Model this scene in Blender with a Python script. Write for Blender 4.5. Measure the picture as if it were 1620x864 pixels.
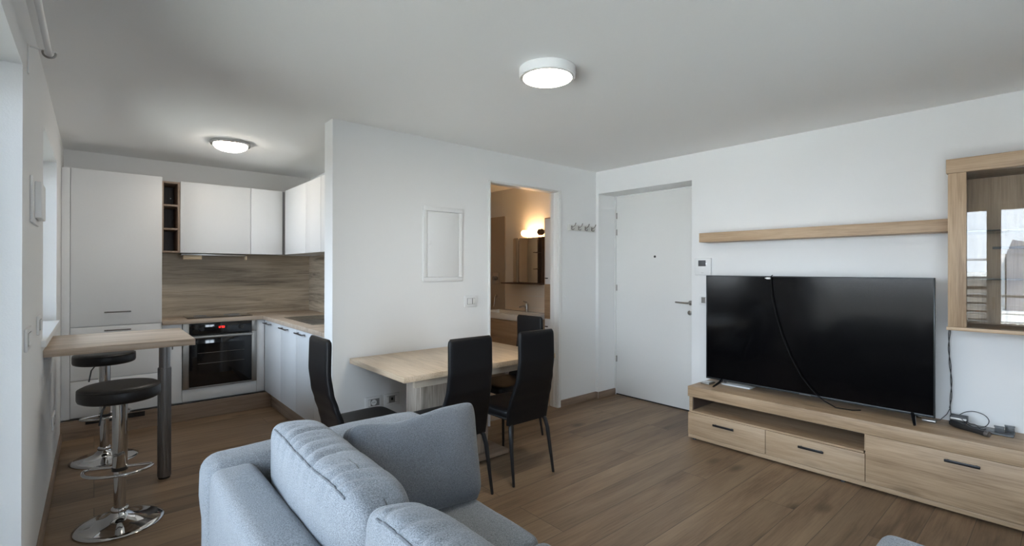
import bpy, bmesh, math, random
from mathutils import Vector, Matrix, noise
random.seed(7)
PI = math.pi
for o in list(bpy.data.objects): bpy.data.objects.remove(o)
S = bpy.context.scene
COL = S.collection

# ------------------------------------------------------------------ camera
W_, H_ = 1620, 864
f_, cx_, cy_ = 766.11, 809.71, 424.94
yaw, pitch, roll = (math.radians(v) for v in (40.7426, .108, .0864))
CAM_H = 1.4
F = Vector((math.sin(yaw)*math.cos(pitch), math.cos(yaw)*math.cos(pitch), math.sin(pitch)))
R = Vector((math.cos(yaw), -math.sin(yaw), 0)); U = R.cross(F)
R, U = R*math.cos(roll)+U*math.sin(roll), -R*math.sin(roll)+U*math.cos(roll)
cam = bpy.data.cameras.new('camera'); cam.sensor_width = 36; cam.lens = f_/W_*36
cam.shift_x = (W_/2-cx_)/W_; cam.shift_y = (cy_-H_/2)/W_
cam.clip_start = .02; cam.clip_end = 200
co = bpy.data.objects.new('camera', cam); COL.objects.link(co)
m = Matrix((R, U, -F)).transposed().to_4x4(); m.translation = Vector((0, 0, CAM_H))
co.matrix_world = m
S.camera = co

# ------------------------------------------------------------------ light and exposure
SKY = 5.0
S.view_settings.view_transform = 'Standard'; S.view_settings.look = 'None'
S.view_settings.exposure = 1.41; S.view_settings.gamma = 1.0; S.view_settings.use_curve_mapping = False
S.cycles.max_bounces = 10; S.cycles.diffuse_bounces = 6; S.cycles.glossy_bounces = 4
S.cycles.transparent_max_bounces = 12; S.cycles.sample_clamp_indirect = 6
S.cycles.caustics_reflective = False; S.cycles.caustics_refractive = False
S.cycles.use_denoising = True
w = bpy.data.worlds.new('sky'); S.world = w; w.use_nodes = True
nt = w.node_tree; nt.nodes.clear()
wo = nt.nodes.new('ShaderNodeOutputWorld'); bg = nt.nodes.new('ShaderNodeBackground')
tc = nt.nodes.new('ShaderNodeTexCoord'); sep = nt.nodes.new('ShaderNodeSeparateXYZ')
rp = nt.nodes.new('ShaderNodeValToRGB')
nt.links.new(tc.outputs['Generated'], sep.inputs[0]); nt.links.new(sep.outputs['Z'], rp.inputs[0])
rp.color_ramp.elements[0].position = .0; rp.color_ramp.elements[0].color = (.80, .90, 1, 1)
rp.color_ramp.elements[1].position = .6; rp.color_ramp.elements[1].color = (.56, .76, 1, 1)
nt.links.new(rp.outputs[0], bg.inputs[0]); bg.inputs[1].default_value = SKY
nt.links.new(bg.outputs[0], wo.inputs[0])
MAIN_LAMP, KITCHEN_LAMP, BATH_LAMP = 26.0, 14.0, 15.0
sun = bpy.data.lights.new('sun', 'SUN'); sun.energy = 14.0; sun.angle = math.radians(1.5); sun.color = (1, .97, .93)
so = bpy.data.objects.new('sun', sun); COL.objects.link(so); so.rotation_euler = Vector((-.75, .35, -1.0)).to_track_quat('-Z', 'Y').to_euler()

# ------------------------------------------------------------------ measures
XL, XR, YP, YB, H = -.21, 4.15, 3.4117, 5.85, 2.4636
XK = 1.913          # kitchen's right wall
Y0 = -2.6           # wall behind the camera

# ------------------------------------------------------------------ materials
MAT = {}
def newmat(name):
    m = bpy.data.materials.new(name); m.use_nodes = True
    n = m.node_tree; b = n.nodes['Principled BSDF']; MAT[name] = m
    return m, n, b
def N(n, t, **k):
    x = n.nodes.new(t)
    for a, v in k.items():
        if a in x.inputs: x.inputs[a].default_value = v
        else: setattr(x, a, v)
    return x
def c4(c): return (c[0], c[1], c[2], 1)
def plain(name, col, rough=.5, metal=0, bump=0, bscale=60, vary=0, coat=0, spec=None):
    m, n, b = newmat(name)
    b.inputs['Roughness'].default_value = rough; b.inputs['Metallic'].default_value = metal
    if spec is not None: b.inputs['Specular IOR Level'].default_value = spec
    if coat: b.inputs['Coat Weight'].default_value = coat; b.inputs['Coat Roughness'].default_value = .05
    t = N(n, 'ShaderNodeTexCoord')
    nz = N(n, 'ShaderNodeTexNoise', Scale=bscale, Detail=4.0)
    n.links.new(t.outputs['Object'], nz.inputs['Vector'])
    mx = N(n, 'ShaderNodeMixRGB'); v = vary or .012
    mx.inputs[1].default_value = c4([max(0, c*(1-v)) for c in col]); mx.inputs[2].default_value = c4([min(1, c*(1+v)) for c in col])
    n.links.new(nz.outputs['Fac'], mx.inputs[0]); n.links.new(mx.outputs[0], b.inputs['Base Color'])
    if bump:
        bp = N(n, 'ShaderNodeBump', Strength=bump, Distance=.002)
        n.links.new(nz.outputs['Fac'], bp.inputs['Height']); n.links.new(bp.outputs[0], b.inputs['Normal'])
    return m
def wood(name, dark, mid, light, axis='X', rough=.5, along=1.0, across=14.0, knots=.5, planks=None, fine=.35, seam=(.05, .035, .025), dist=.6, contrast=.55):
    m, n, b = newmat(name); L = n.links.new
    b.inputs['Roughness'].default_value = rough
    t = N(n, 'ShaderNodeTexCoord'); vec = t.outputs['Object']
    # swizzle so that x runs along the grain
    sp = N(n, 'ShaderNodeSeparateXYZ'); L(vec, sp.inputs[0]); cb = N(n, 'ShaderNodeCombineXYZ')
    order = {'X': 'XYZ', 'Y': 'YXZ', 'Z': 'ZXY'}[axis]
    for i, a in enumerate(order): L(sp.outputs[a], cb.inputs[i])
    v = cb.outputs[0]; brick = None
    if planks:
        br = N(n, 'ShaderNodeTexBrick'); brick = br
        br.offset = .37; br.offset_frequency = 3; br.squash = 1.0
        br.inputs['Color1'].default_value = (0, 0, 0, 1); br.inputs['Color2'].default_value = (1, 1, 1, 1)
        br.inputs['Mortar'].default_value = (.5, .5, .5, 1)
        br.inputs['Scale'].default_value = 1.0; br.inputs['Mortar Size'].default_value = planks[2]
        br.inputs['Mortar Smooth'].default_value = .1
        br.inputs['Brick Width'].default_value = planks[0]; br.inputs['Row Height'].default_value = planks[1]
        L(v, br.inputs['Vector'])
        sc = N(n, 'ShaderNodeVectorMath', operation='MULTIPLY'); sc.inputs[1].default_value = (7.3, 3.1, 5.7)
        L(br.outputs['Color'], sc.inputs[0]); ad = N(n, 'ShaderNodeVectorMath', operation='ADD')
        L(v, ad.inputs[0]); L(sc.outputs[0], ad.inputs[1]); v = ad.outputs[0]
    def scaled(a, c):
        q = N(n, 'ShaderNodeVectorMath', operation='MULTIPLY'); q.inputs[1].default_value = (a, c, c)
        L(v, q.inputs[0]); return q.outputs[0]
    n1 = N(n, 'ShaderNodeTexNoise', Scale=1.0, Detail=7.0, Roughness=.62, Distortion=dist); L(scaled(along, across), n1.inputs['Vector'])
    n2 = N(n, 'ShaderNodeTexNoise', Scale=1.0, Detail=3.0, Roughness=.6); L(scaled(along*5, across*11), n2.inputs['Vector'])
    n3 = N(n, 'ShaderNodeTexNoise', Scale=1.0, Detail=2.0); L(scaled(along*.7, across*.18), n3.inputs['Vector'])
    ma = N(n, 'ShaderNodeMix'); ma.inputs[0].default_value = fine; L(n1.outputs['Fac'], ma.inputs[2]); L(n2.outputs['Fac'], ma.inputs[3])
    mb = N(n, 'ShaderNodeMix'); mb.inputs[0].default_value = .3; L(ma.outputs[0], mb.inputs[2]); L(n3.outputs['Fac'], mb.inputs[3])
    rr = N(n, 'ShaderNodeValToRGB'); e = rr.color_ramp.elements
    e[0].position = .5-.17*contrast/.8; e[0].color = c4(dark); e[1].position = .5+.17*contrast/.8; e[1].color = c4(light)
    q = e.new(.495); q.color = c4(mid); L(mb.outputs[0], rr.inputs[0]); col = rr.outputs[0]
    if knots:
        vo = N(n, 'ShaderNodeTexVoronoi', Scale=1.0, Randomness=1.0); L(scaled(along*1.5, across*.33), vo.inputs['Vector'])
        kr = N(n, 'ShaderNodeValToRGB'); k = kr.color_ramp.elements
        k[0].position = .02; k[0].color = (1, 1, 1, 1); k[1].position = .16; k[1].color = (0, 0, 0, 1); L(vo.outputs['Distance'], kr.inputs[0])
        km = N(n, 'ShaderNodeMath', operation='MULTIPLY'); km.inputs[1].default_value = knots; L(kr.outputs[0], km.inputs[0])
        mx = N(n, 'ShaderNodeMixRGB'); mx.inputs[2].default_value = c4([c*.42 for c in dark]); L(km.outputs[0], mx.inputs[0]); L(col, mx.inputs[1]); col = mx.outputs[0]
    if planks:
        tn = N(n, 'ShaderNodeMapRange'); tn.inputs[3].default_value = .84; tn.inputs[4].default_value = 1.14; L(brick.outputs['Color'], tn.inputs[0])
        vm = N(n, 'ShaderNodeVectorMath', operation='SCALE'); L(col, vm.inputs[0]); L(tn.outputs[0], vm.inputs['Scale'])
        mx = N(n, 'ShaderNodeMixRGB'); mx.inputs[2].default_value = c4(seam); L(brick.outputs['Fac'], mx.inputs[0]); L(vm.outputs[0], mx.inputs[1]); col = mx.outputs[0]
    L(col, b.inputs['Base Color'])
    bp = N(n, 'ShaderNodeBump', Strength=.12, Distance=.002); L(ma.outputs[0], bp.inputs['Height']); L(bp.outputs[0], b.inputs['Normal'])
    return m
def fabric(name, dark, light, bump=.35):
    m, n, b = newmat(name); L = n.links.new
    b.inputs['Roughness'].default_value = .95; b.inputs['Specular IOR Level'].default_value = .15
    b.inputs['Sheen Weight'].default_value = .25; b.inputs['Sheen Roughness'].default_value = .5
    t = N(n, 'ShaderNodeTexCoord')
    n1 = N(n, 'ShaderNodeTexNoise', Scale=520.0, Detail=2.0, Roughness=.7); L(t.outputs['Object'], n1.inputs['Vector'])
    mp = N(n, 'ShaderNodeMapping'); mp.inputs['Scale'].default_value = (260, 260, 620); L(t.outputs['Object'], mp.inputs[0])
    n2 = N(n, 'ShaderNodeTexNoise', Scale=1.0, Detail=3.0); L(mp.outputs[0], n2.inputs['Vector'])
    ma = N(n, 'ShaderNodeMix'); ma.inputs[0].default_value = .5; L(n1.outputs['Fac'], ma.inputs[2]); L(n2.outputs['Fac'], ma.inputs[3])
    rr = N(n, 'ShaderNodeValToRGB'); e = rr.color_ramp.elements
    e[0].position = .38; e[0].color = c4(dark); e[1].position = .62; e[1].color = c4(light); L(ma.outputs[0], rr.inputs[0])
    L(rr.outputs[0], b.inputs['Base Color'])
    n3 = N(n, 'ShaderNodeTexNoise', Scale=9.0, Detail=3.0); L(t.outputs['Object'], n3.inputs['Vector'])
    b1 = N(n, 'ShaderNodeBump', Strength=bump, Distance=.0015); L(ma.outputs[0], b1.inputs['Height'])
    b2 = N(n, 'ShaderNodeBump', Strength=.25, Distance=.02); L(n3.outputs['Fac'], b2.inputs['Height']); L(b1.outputs[0], b2.inputs['Normal'])
    L(b2.outputs[0], b.inputs['Normal'])
    return m
def glass(name, tint=(1, 1, 1), ior=1.5, rough=0.0):
    m = bpy.data.materials.new(name); m.use_nodes = True; n = m.node_tree; n.nodes.clear(); MAT[name] = m
    o = N(n, 'ShaderNodeOutputMaterial'); tr = N(n, 'ShaderNodeBsdfTransparent'); gl = N(n, 'ShaderNodeBsdfGlossy')
    gl.inputs['Roughness'].default_value = rough; tr.inputs[0].default_value = c4(tint)
    fr = N(n, 'ShaderNodeFresnel', IOR=ior); mx = N(n, 'ShaderNodeMixShader')
    n.links.new(fr.outputs[0], mx.inputs[0]); n.links.new(tr.outputs[0], mx.inputs[1]); n.links.new(gl.outputs[0], mx.inputs[2]); n.links.new(mx.outputs[0], o.inputs[0])
    return m
def emit(name, col, s):
    m, n, b = newmat(name); b.inputs['Base Color'].default_value = c4(col)
    b.inputs['Emission Color'].default_value = c4(col); b.inputs['Emission Strength'].default_value = s; return m

plain('wall_paint', (.80, .805, .80), .85, bump=.25, bscale=180)
plain('ceiling_paint', (.87, .87, .86), .9, bump=.25, bscale=150)
plain('reveal_paint', (.80, .805, .80), .8, bump=.2, bscale=150)
plain('rack_white', (.70, .70, .66), .5)
plain('white_plastic', (.78, .785, .78), .35)
plain('white_lacquer', (.80, .81, .815), .42)
plain('door_white', (.79, .79, .77), .45)
plain('trim_white', (.78, .78, .76), .4)
plain('cabinet_edge', (.60, .60, .58), .5)
plain('dark_gap', (.02, .02, .02), .8)
plain('black_leather', (.005, .005, .006), .42, bump=.3, bscale=260, vary=.2, spec=.28)
plain('stool_leather', (.011, .0095, .0095), .38, bump=.3, bscale=260, vary=.2, spec=.35)
plain('black_metal', (.012, .012, .013), .35)
plain('chrome', (.62, .62, .62), .06, metal=1)
plain('steel', (.42, .41, .39), .3, metal=1, vary=.05)
plain('satin_steel', (.36, .345, .32), .38, metal=1)
plain('grey_metal', (.26, .25, .25), .42, metal=.85)
plain('cable_black', (.006, .006, .006), .75, spec=.2)
plain('handle_metal', (.23, .22, .22), .35, metal=.9)
plain('black_gloss', (.006, .006, .007), .06, coat=.3)
plain('black_plastic', (.015, .015, .016), .4)
plain('dark_bezel', (.03, .034, .036), .3, metal=.3)
plain('smoky_plastic', (.09, .095, .10), .25)
plain('paper', (.75, .75, .73), .7)
plain('concrete', (.42, .40, .37), .85, vary=.1, bscale=8)
plain('facade_white', (.82, .82, .80), .8)
plain('facade_grey', (.24, .235, .225), .8)
plain('facade_line', (.30, .31, .33), .7)
plain('facade_brown', (.17, .155, .135), .7)
plain('roof_grey', (.20, .20, .22), .8)
plain('grass_green', (.38, .38, .33), .95, vary=.3, bscale=3)
plain('bath_tile', (.44, .37, .29), .35)
plain('bath_wall', (.80, .72, .62), .7)
plain('ceramic', (.84, .84, .82), .12)
plain('brown_plastic', (.08, .045, .03), .4)
plain('hood_beige', (.62, .49, .33), .5)
plain('mirror', (.75, .75, .74), .02, metal=1)
# the television panel: semi-gloss dark screen
m, n, b = newmat('tv_screen'); b.inputs['Base Color'].default_value = (.002, .002, .0025, 1); b.inputs['Roughness'].default_value = .13; b.inputs['Specular IOR Level'].default_value = .3
wood('floor_oak', (.120, .072, .041), (.225, .148, .088), (.31, .213, .130), 'X', .46, along=.9, across=9, knots=.9, planks=(1.9, .178, .0016), fine=.3, seam=(.075, .05, .036), contrast=.6)
wood('skirting_oak', (.20, .14, .10), (.28, .20, .145), (.34, .25, .185), 'X', .5, across=20, knots=.3)
wood('skirting_oak_y', (.20, .14, .10), (.28, .20, .145), (.34, .25, .185), 'Y', .5, across=20, knots=.3)
wood('plinth_oak', (.15, .10, .07), (.27, .195, .14), (.36, .27, .20), 'X', .5, along=1.2, across=22, knots=.5)
wood('plinth_oak_y', (.15, .10, .07), (.27, .195, .14), (.36, .27, .20), 'Y', .5, along=1.2, across=22, knots=.5)
wood('tv_oak', (.27, .175, .10), (.43, .30, .185), (.54, .395, .26), 'Y', .5, along=1.1, across=16, knots=.45, fine=.4)
wood('tv_oak_v', (.27, .175, .10), (.43, .30, .185), (.54, .395, .26), 'Z', .5, along=1.1, across=16, knots=.45, fine=.4)
wood('worktop_oak', (.33, .25, .185), (.50, .40, .31), (.62, .52, .43), 'X', .42, along=1.0, across=16, knots=.3)
wood('worktop_oak_y', (.33, .25, .185), (.50, .40, .31), (.62, .52, .43), 'Y', .42, along=1.0, across=16, knots=.3)
wood('splash_oak', (.22, .18, .14), (.46, .385, .29), (.62, .54, .43), 'X', .5, along=1.1, across=15, knots=.7, fine=.35, dist=1.0)
wood('splash_oak_y', (.17, .135, .10), (.46, .385, .29), (.62, .54, .43), 'Y', .5, along=1.1, across=15, knots=.7, fine=.35, dist=1.0)
wood('niche_oak', (.20, .145, .11), (.30, .22, .165), (.36, .27, .205), 'Z', .5, across=18, knots=0)
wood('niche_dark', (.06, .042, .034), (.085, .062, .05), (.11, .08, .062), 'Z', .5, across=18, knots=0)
wood('table_oak', (.38, .28, .19), (.54, .415, .29), (.64, .51, .375), 'Y', .38, along=1.4, across=12, knots=0, fine=.5)
wood('table_leg_oak', (.26, .21, .165), (.46, .385, .31), (.58, .50, .42), 'Z', .5, along=1.6, across=14, knots=.3, dist=1.4)
wood('table_edge_oak', (.44, .37, .285), (.56, .475, .375), (.64, .55, .44), 'X', .45, along=1.4, across=20, knots=0)
wood('bath_oak', (.30, .20, .12), (.42, .29, .18), (.50, .36, .23), 'Y', .5, across=14, knots=.3)
fabric('sofa_fabric', (.085, .093, .104), (.305, .320, .340))
fabric('sofa_fabric_shaded', (.065, .070, .077), (.185, .195, .210))  # sofa fabric again, with shade worked into a darker colour
plain('seam_thread', (.13, .14, .155), .9)
glass('window_glass'); glass('cabinet_glass', (.93, .93, .92), 1.6); glass('shelf_glass', (.85, .9, .88)); glass('shower_glass', (.86, .84, .80))
emit('lamp_disc', (1, .90, .74), MAIN_LAMP); emit('lamp_dome', (1, .90, .78), KITCHEN_LAMP)
emit('bath_tube', (1, .58, .26), BATH_LAMP); emit('red_display', (1, .03, .02), 1.2)
emit('glow_dot', (.9, .95, 1), .8)

# ------------------------------------------------------------------ mesh helpers
class MB:
    def __init__(s): s.bm = bmesh.new()
    def merge(s, t, mat=None):
        if mat is not None: t.transform(mat)
        me = bpy.data.meshes.new('tmp'); t.to_mesh(me); t.free(); s.bm.from_mesh(me); bpy.data.meshes.remove(me); return s
    def box(s, x0, x1, y0, y1, z0, z1, bev=0, seg=2, mat=None):
        t = bmesh.new(); bmesh.ops.create_cube(t, size=1)
        x0, x1 = sorted((x0, x1)); y0, y1 = sorted((y0, y1)); z0, z1 = sorted((z0, z1))
        for v in t.verts: v.co = Vector(((x0+x1)/2+v.co.x*(x1-x0), (y0+y1)/2+v.co.y*(y1-y0), (z0+z1)/2+v.co.z*(z1-z0)))
        if bev:
            bev = min(bev, .49*min(x1-x0, y1-y0, z1-z0))
            bmesh.ops.bevel(t, geom=t.edges[:], offset=bev, segments=seg, profile=.5, affect='EDGES')
        return s.merge(t, mat)
    def tube(s, pts, r, seg=12, closed=False, cap=True, squash=None):
        pts = [Vector(p) for p in pts]; n = len(pts); rs = r if isinstance(r, (list, tuple)) else [r]*n
        t = bmesh.new(); rings = []; prev = None
        for i, p in enumerate(pts):
            a = pts[(i-1) % n] if (closed or i) else p; b = pts[(i+1) % n] if (closed or i < n-1) else p
            d = (b-a).normalized()
            if prev is None: up = Vector((0, 0, 1)) if abs(d.z) < .9 else Vector((1, 0, 0)); u = d.cross(up).normalized()
            else: u = (prev-d*prev.dot(d)).normalized()
            prev = u; v = d.cross(u)
            rings.append([t.verts.new(p+(u*math.cos(2*PI*k/seg)+v*math.sin(2*PI*k/seg))*rs[i]) for k in range(seg)])
        for i in range(n if closed else n-1):
            A, B = rings[i], rings[(i+1) % n]
            for k in range(seg): t.faces.new((A[k], A[(k+1) % seg], B[(k+1) % seg], B[k]))
        if cap and not closed: t.faces.new(rings[0][::-1]); t.faces.new(rings[-1])
        bmesh.ops.recalc_face_normals(t, faces=t.faces[:])
        return s.merge(t)
    def cyl(s, p0, p1, r, seg=24): return s.tube([p0, p1], r, seg)
    def lathe(s, prof, c=(0, 0, 0), seg=48, axis='Z', sx=1, sy=1):
        t = bmesh.new(); rings = []
        for (r, z) in prof:
            if r < 1e-5: rings.append([t.verts.new((0, 0, z))])
            else: rings.append([t.verts.new((r*math.cos(2*PI*k/seg)*sx, r*math.sin(2*PI*k/seg)*sy, z)) for k in range(seg)])
        for A, B in zip(rings, rings[1:]):
            if len(A) == 1 and len(B) == 1: continue
            for k in range(seg):
                a, b2 = A[k % len(A)], A[(k+1) % len(A)]; c_, d = B[(k+1) % len(B)], B[k % len(B)]
                vs = []
                for q in (a, b2, c_, d):
                    if q not in vs: vs.append(q)
                if len(vs) > 2: t.faces.new(vs)
        bmesh.ops.recalc_face_normals(t, faces=t.faces[:])
        M = Matrix.Translation(c)
        if axis == 'X': M = M @ Matrix.Rotation(PI/2, 4, 'Y')
        if axis == '-X': M = M @ Matrix.Rotation(-PI/2, 4, 'Y')
        if axis == 'Y': M = M @ Matrix.Rotation(-PI/2, 4, 'X')
        return s.merge(t, M)
    def prism(s, poly, axis, a0, a1, bev=0):
        t = bmesh.new()
        def P(u, v, a): return {'X': (a, u, v), 'Y': (u, a, v), 'Z': (u, v, a)}[axis]
        A = [t.verts.new(P(u, v, a0)) for u, v in poly]; B = [t.verts.new(P(u, v, a1)) for u, v in poly]
        t.faces.new(A); t.faces.new(B[::-1]); n = len(poly)
        for i in range(n): t.faces.new((A[i], B[i], B[(i+1) % n], A[(i+1) % n]))
        bmesh.ops.recalc_face_normals(t, faces=t.faces[:])
        if bev: bmesh.ops.bevel(t, geom=t.edges[:], offset=bev, segments=2, profile=.5, affect='EDGES')
        return s.merge(t)
def tag(o, label=None, cat=None, group=None, kind=None):
    if label: o['label'] = label
    if cat: o['category'] = cat
    if group: o['group'] = group
    if kind: o['kind'] = kind
    return o
ROOTM = {}
def root_matrix(p):
    while p.parent: p = p.parent
    return Matrix.Translation(p.location) @ Matrix.Rotation(p.rotation_euler.z, 4, 'Z')
def obj(name, mb, mat, parent=None, world=True, smooth=35, label=None):
    bm = mb.bm if isinstance(mb, MB) else mb
    loc = Vector((0, 0, 0))
    if parent is not None:
        if world: bm.transform(root_matrix(parent).inverted())
    else:
        xs = [v.co for v in bm.verts]
        loc = Vector((sum(v.x for v in xs)/len(xs), sum(v.y for v in xs)/len(xs), min(v.z for v in xs)))
        if name.split('_')[0] in ('wall', 'floor', 'ceiling', 'worktop', 'splashback', 'plinth'): loc = Vector((0, 0, 0))
        bm.transform(Matrix.Translation(-loc))
    me = bpy.data.meshes.new(name); bm.to_mesh(me); bm.free()
    me.materials.append(MAT[mat] if isinstance(mat, str) else mat)
    if smooth:
        me.shade_smooth(); me.set_sharp_from_angle(angle=math.radians(smooth))
    o = bpy.data.objects.new(name, me); COL.objects.link(o); o.location = loc
    if parent is not None: o.parent = parent
    if label: o['label'] = label
    return o
def thing(name, label, cat, loc=(0, 0, 0), rz=0, group=None):
    o = bpy.data.objects.new(name, None); COL.objects.link(o); o.location = loc; o.rotation_euler = (0, 0, rz)
    o.empty_display_size = .1
    return tag(o, label, cat, group)
def struct(name, mb, mat, parent=None, smooth=35):
    o = obj(name, mb, mat, parent, smooth=smooth)
    if parent is None: o['kind'] = 'structure'
    return o
def copy_tree(o, parent=None):
    c = o.copy(); COL.objects.link(c)
    if parent is not None: c.parent = parent
    for ch in [x for x in bpy.data.objects if x.parent == o]: copy_tree(ch, c)
    return c
def B(*a, **k): return MB().box(*a, **k)

# ------------------------------------------------------------------ room shell
WIN_Y0, WIN_Y1, WIN_Z = -1.2, 2.62, 2.18       # balcony doors
KW_Y0, KW_Y1, KW_Z0, KW_Z1 = 3.60, 4.82, .99, 2.17
XO = -.52                                      # outer face of the left wall
struct('floor', B(XO, 4.6, Y0-.2, 6.3, -.2, 0), 'floor_oak', smooth=0)
struct('ceiling', B(XO, 4.6, Y0-.2, 6.3, H, H+.25), 'ceiling_paint', smooth=0)
mb = MB()
mb.box(XO, XL, Y0-.2, WIN_Y0, 0, H); mb.box(XO, XL, WIN_Y1, KW_Y0, 0, H); mb.box(XO, XL, KW_Y1, 6.3, 0, H)
mb.box(XO, XL, WIN_Y0, WIN_Y1, WIN_Z, H); mb.box(XO, XL, KW_Y0, KW_Y1, KW_Z1, H); mb.box(XO, XL, KW_Y0, KW_Y1, 0, KW_Z0)
struct('wall_left', mb, 'wall_paint', smooth=0)
YD0, YD1, ZD = 2.289, 3.375, 2.2213
mb = MB(); mb.box(XR, 4.6, Y0-.2, YD0, 0, H); mb.box(XR, 4.6, YD1, 6.3, 0, H); mb.box(XR, 4.6, YD0, YD1, ZD, H); mb.box(4.51, 4.6, YD0, YD1, 0, ZD)
struct('wall_right', mb, 'wall_paint', smooth=0)
BX0, BX1, BZ = 2.68, 3.552, 2.19
PB = 3.512
mb = MB(); mb.box(1.27, 2.0, YP, 3.567, 0, H); mb.box(2.0, BX0, YP, PB, 0, H); mb.box(BX1, XR, YP, PB, 0, H); mb.box(BX0, BX1, YP, PB, BZ, H)
struct('wall_partition', mb, 'wall_paint', smooth=0)
struct('wall_back', B(XL, XK, YB, 6.3, 0, H), 'wall_paint', smooth=0)
struct('wall_kitchen_right', B(XK, 2.5, 3.568, 6.3, 0, H), 'wall_paint', smooth=0)
struct('wall_bathroom_back', B(2.5, XR, 6.1, 6.3, 0, H), 'bath_wall', smooth=0)
FILL_WIN = (.4, 1.5, .95, 2.2)  # added window opening, unseen, to brighten the partition and kitchen fronts
mb = MB(); mb.box(XL, FILL_WIN[0], Y0-.2, Y0, 0, H); mb.box(FILL_WIN[1], XR, Y0-.2, Y0, 0, H); mb.box(FILL_WIN[0], FILL_WIN[1], Y0-.2, Y0, 0, FILL_WIN[2]); mb.box(FILL_WIN[0], FILL_WIN[1], Y0-.2, Y0, FILL_WIN[3], H)
struct('wall_front', mb, 'wall_paint', smooth=0)
struct('floor_bathroom', B(2.5, XR, 3.513, 6.1, 0, .012), 'bath_tile', smooth=0)

# skirting boards
def skirt(name, a, b, mat, d=.014, h=.07):
    struct(name, B(a[0], b[0], a[1], b[1], 0.0, h, bev=.003), mat)
skirt('baseboard_left', (XL, WIN_Y1+.0), (XL+.014, 5.34), 'skirting_oak_y')
skirt('baseboard_partition_left', (1.27, YP-.014), (BX0-.05, YP), 'skirting_oak')
skirt('baseboard_partition_right', (BX1+.035, YP-.014), (XR, YP), 'skirting_oak')
skirt('baseboard_recess', (XR, YD1-.014), (4.44, YD1), 'skirting_oak')
skirt('baseboard_corner', (XR-.014, YD1), (XR, YP-.014), 'skirting_oak_y')
skirt('baseboard_right', (XR-.014, Y0), (XR, YD0), 'skirting_oak_y')
skirt('baseboard_front', (XL, Y0), (XR-.014, Y0+.014), 'skirting_oak')

# balcony doors (window_1) and kitchen window (window_2)
def win_frame(name, y0, y1, z0, z1, mull, xf=-.47):
    mb = MB(); a, b_ = xf-.035, xf+.035; fw = .07
    mb.box(a, b_, y0, y0+fw, z0, z1, .006); mb.box(a, b_, y1-fw, y1, z0, z1, .006)
    mb.box(a, b_, y0+fw, y1-fw, z1-fw, z1, .006); mb.box(a, b_, y0+fw, y1-fw, z0, z0+fw, .006)
    for q in mull: mb.box(a, b_, q-.06, q+.06, z0+fw, z1-fw, .006)
    o = struct(name, mb, 'trim_white')
    ys = [y0+fw]+[v for q in mull for v in (q-.06, q+.06)]+[y1-fw]
    for i in range(0, len(ys), 2): obj('pane', B(xf-.006, xf+.006, ys[i], ys[i+1], z0+fw, z1-fw), 'window_glass', o)
    for q in mull: obj('window_handle', MB().box(xf+.035, xf+.05, q-.014, q+.014, 1.0, 1.08, .003).box(xf+.05, xf+.062, q-.01, q+.01, .93, 1.05, .003), 'satin_steel', o)
    return o
win_frame('window_1', WIN_Y0, WIN_Y1, 0.0, WIN_Z, [.62])
win_frame('window_2', KW_Y0, KW_Y1, 1.03, KW_Z1, [])
struct('trim_1', B(-.44, -.19, 3.5, 4.80, .99, 1.0275, .004), 'white_lacquer')   # window sill over the bar table
fm = MB(); yf = Y0-.12  # frame of the added fill-light window behind the camera
for a_, b_ in ((FILL_WIN[0], FILL_WIN[0]+.07), (FILL_WIN[1]-.07, FILL_WIN[1]), (.92, .98)): fm.box(a_, b_, yf-.035, yf+.035, FILL_WIN[2], FILL_WIN[3], .006)
fm.box(FILL_WIN[0], FILL_WIN[1], yf-.034, yf+.034, FILL_WIN[2], FILL_WIN[2]+.07, .006); fm.box(FILL_WIN[0], FILL_WIN[1], yf-.034, yf+.034, FILL_WIN[3]-.07, FILL_WIN[3], .006)
wf = struct('window_3', fm, 'trim_white')
for a_, b_ in ((FILL_WIN[0]+.07, .92), (.98, FILL_WIN[1]-.07)): obj('pane', B(a_, b_, yf-.006, yf+.006, FILL_WIN[2]+.07, FILL_WIN[3]-.07), 'window_glass', wf)
# frame of the bathroom doorway
mb = MB(); 
mb.box(BX1, BX1+.042, YP-.012, YP, 0, BZ+.012, .003); mb.box(BX0-.018, BX0, YP-.012, YP, 0, BZ+.012, .003); mb.box(BX0-.018, BX1+.042, YP-.012, YP, BZ, BZ+.012, .003)
mb.box(BX1-.006, BX1, YP, PB, 0, BZ, .001); mb.box(BX1-.010, BX1-.006, 3.455, 3.475, 0, BZ-.01, .001); mb.box(BX0, BX0+.006, YP, PB, 0, BZ, .001)
mb.box(BX0+.006, BX1-.006, YP, PB, BZ-.008, BZ, .001)
struct('door_2', mb, 'trim_white')

# entrance door
dr = MB(); dr.box(4.449, 4.50, YD0+.004, YD1-.012, .012, ZD-.01, .003)
door = struct('door_1', dr, 'door_white')
fr = MB(); fr.box(4.43, 4.452, YD1-.014, YD1-.001, 0, ZD-.001); fr.box(4.43, 4.452, YD0+.001, YD1-.014, ZD-.012, ZD-.001)
obj('door_frame', fr, 'trim_white', door)
obj('threshold_gap', B(4.452, 4.509, YD0+.002, YD1-.002, .0005, .012), 'dark_gap', door)
for z in (2.002, 1.817, 1.198, .402):
    obj('hinge', MB().cyl((4.441, 3.352, z-.033), (4.441, 3.352, z+.033), .007, 12), 'satin_steel', door)
hd = MB(); hd.lathe([(0, 0), (.024, 0), (.024, .008), (0, .008)], (4.449, 2.462, 1.072), 24, '-X'); hd.cyl((4.449, 2.462, 1.072), (4.395, 2.462, 1.072), .009, 12)
hd.tube([(4.397, 2.455, 1.072), (4.395, 2.50, 1.072), (4.397, 2.60, 1.076)], [.010, .009, .008], 12)
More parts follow.
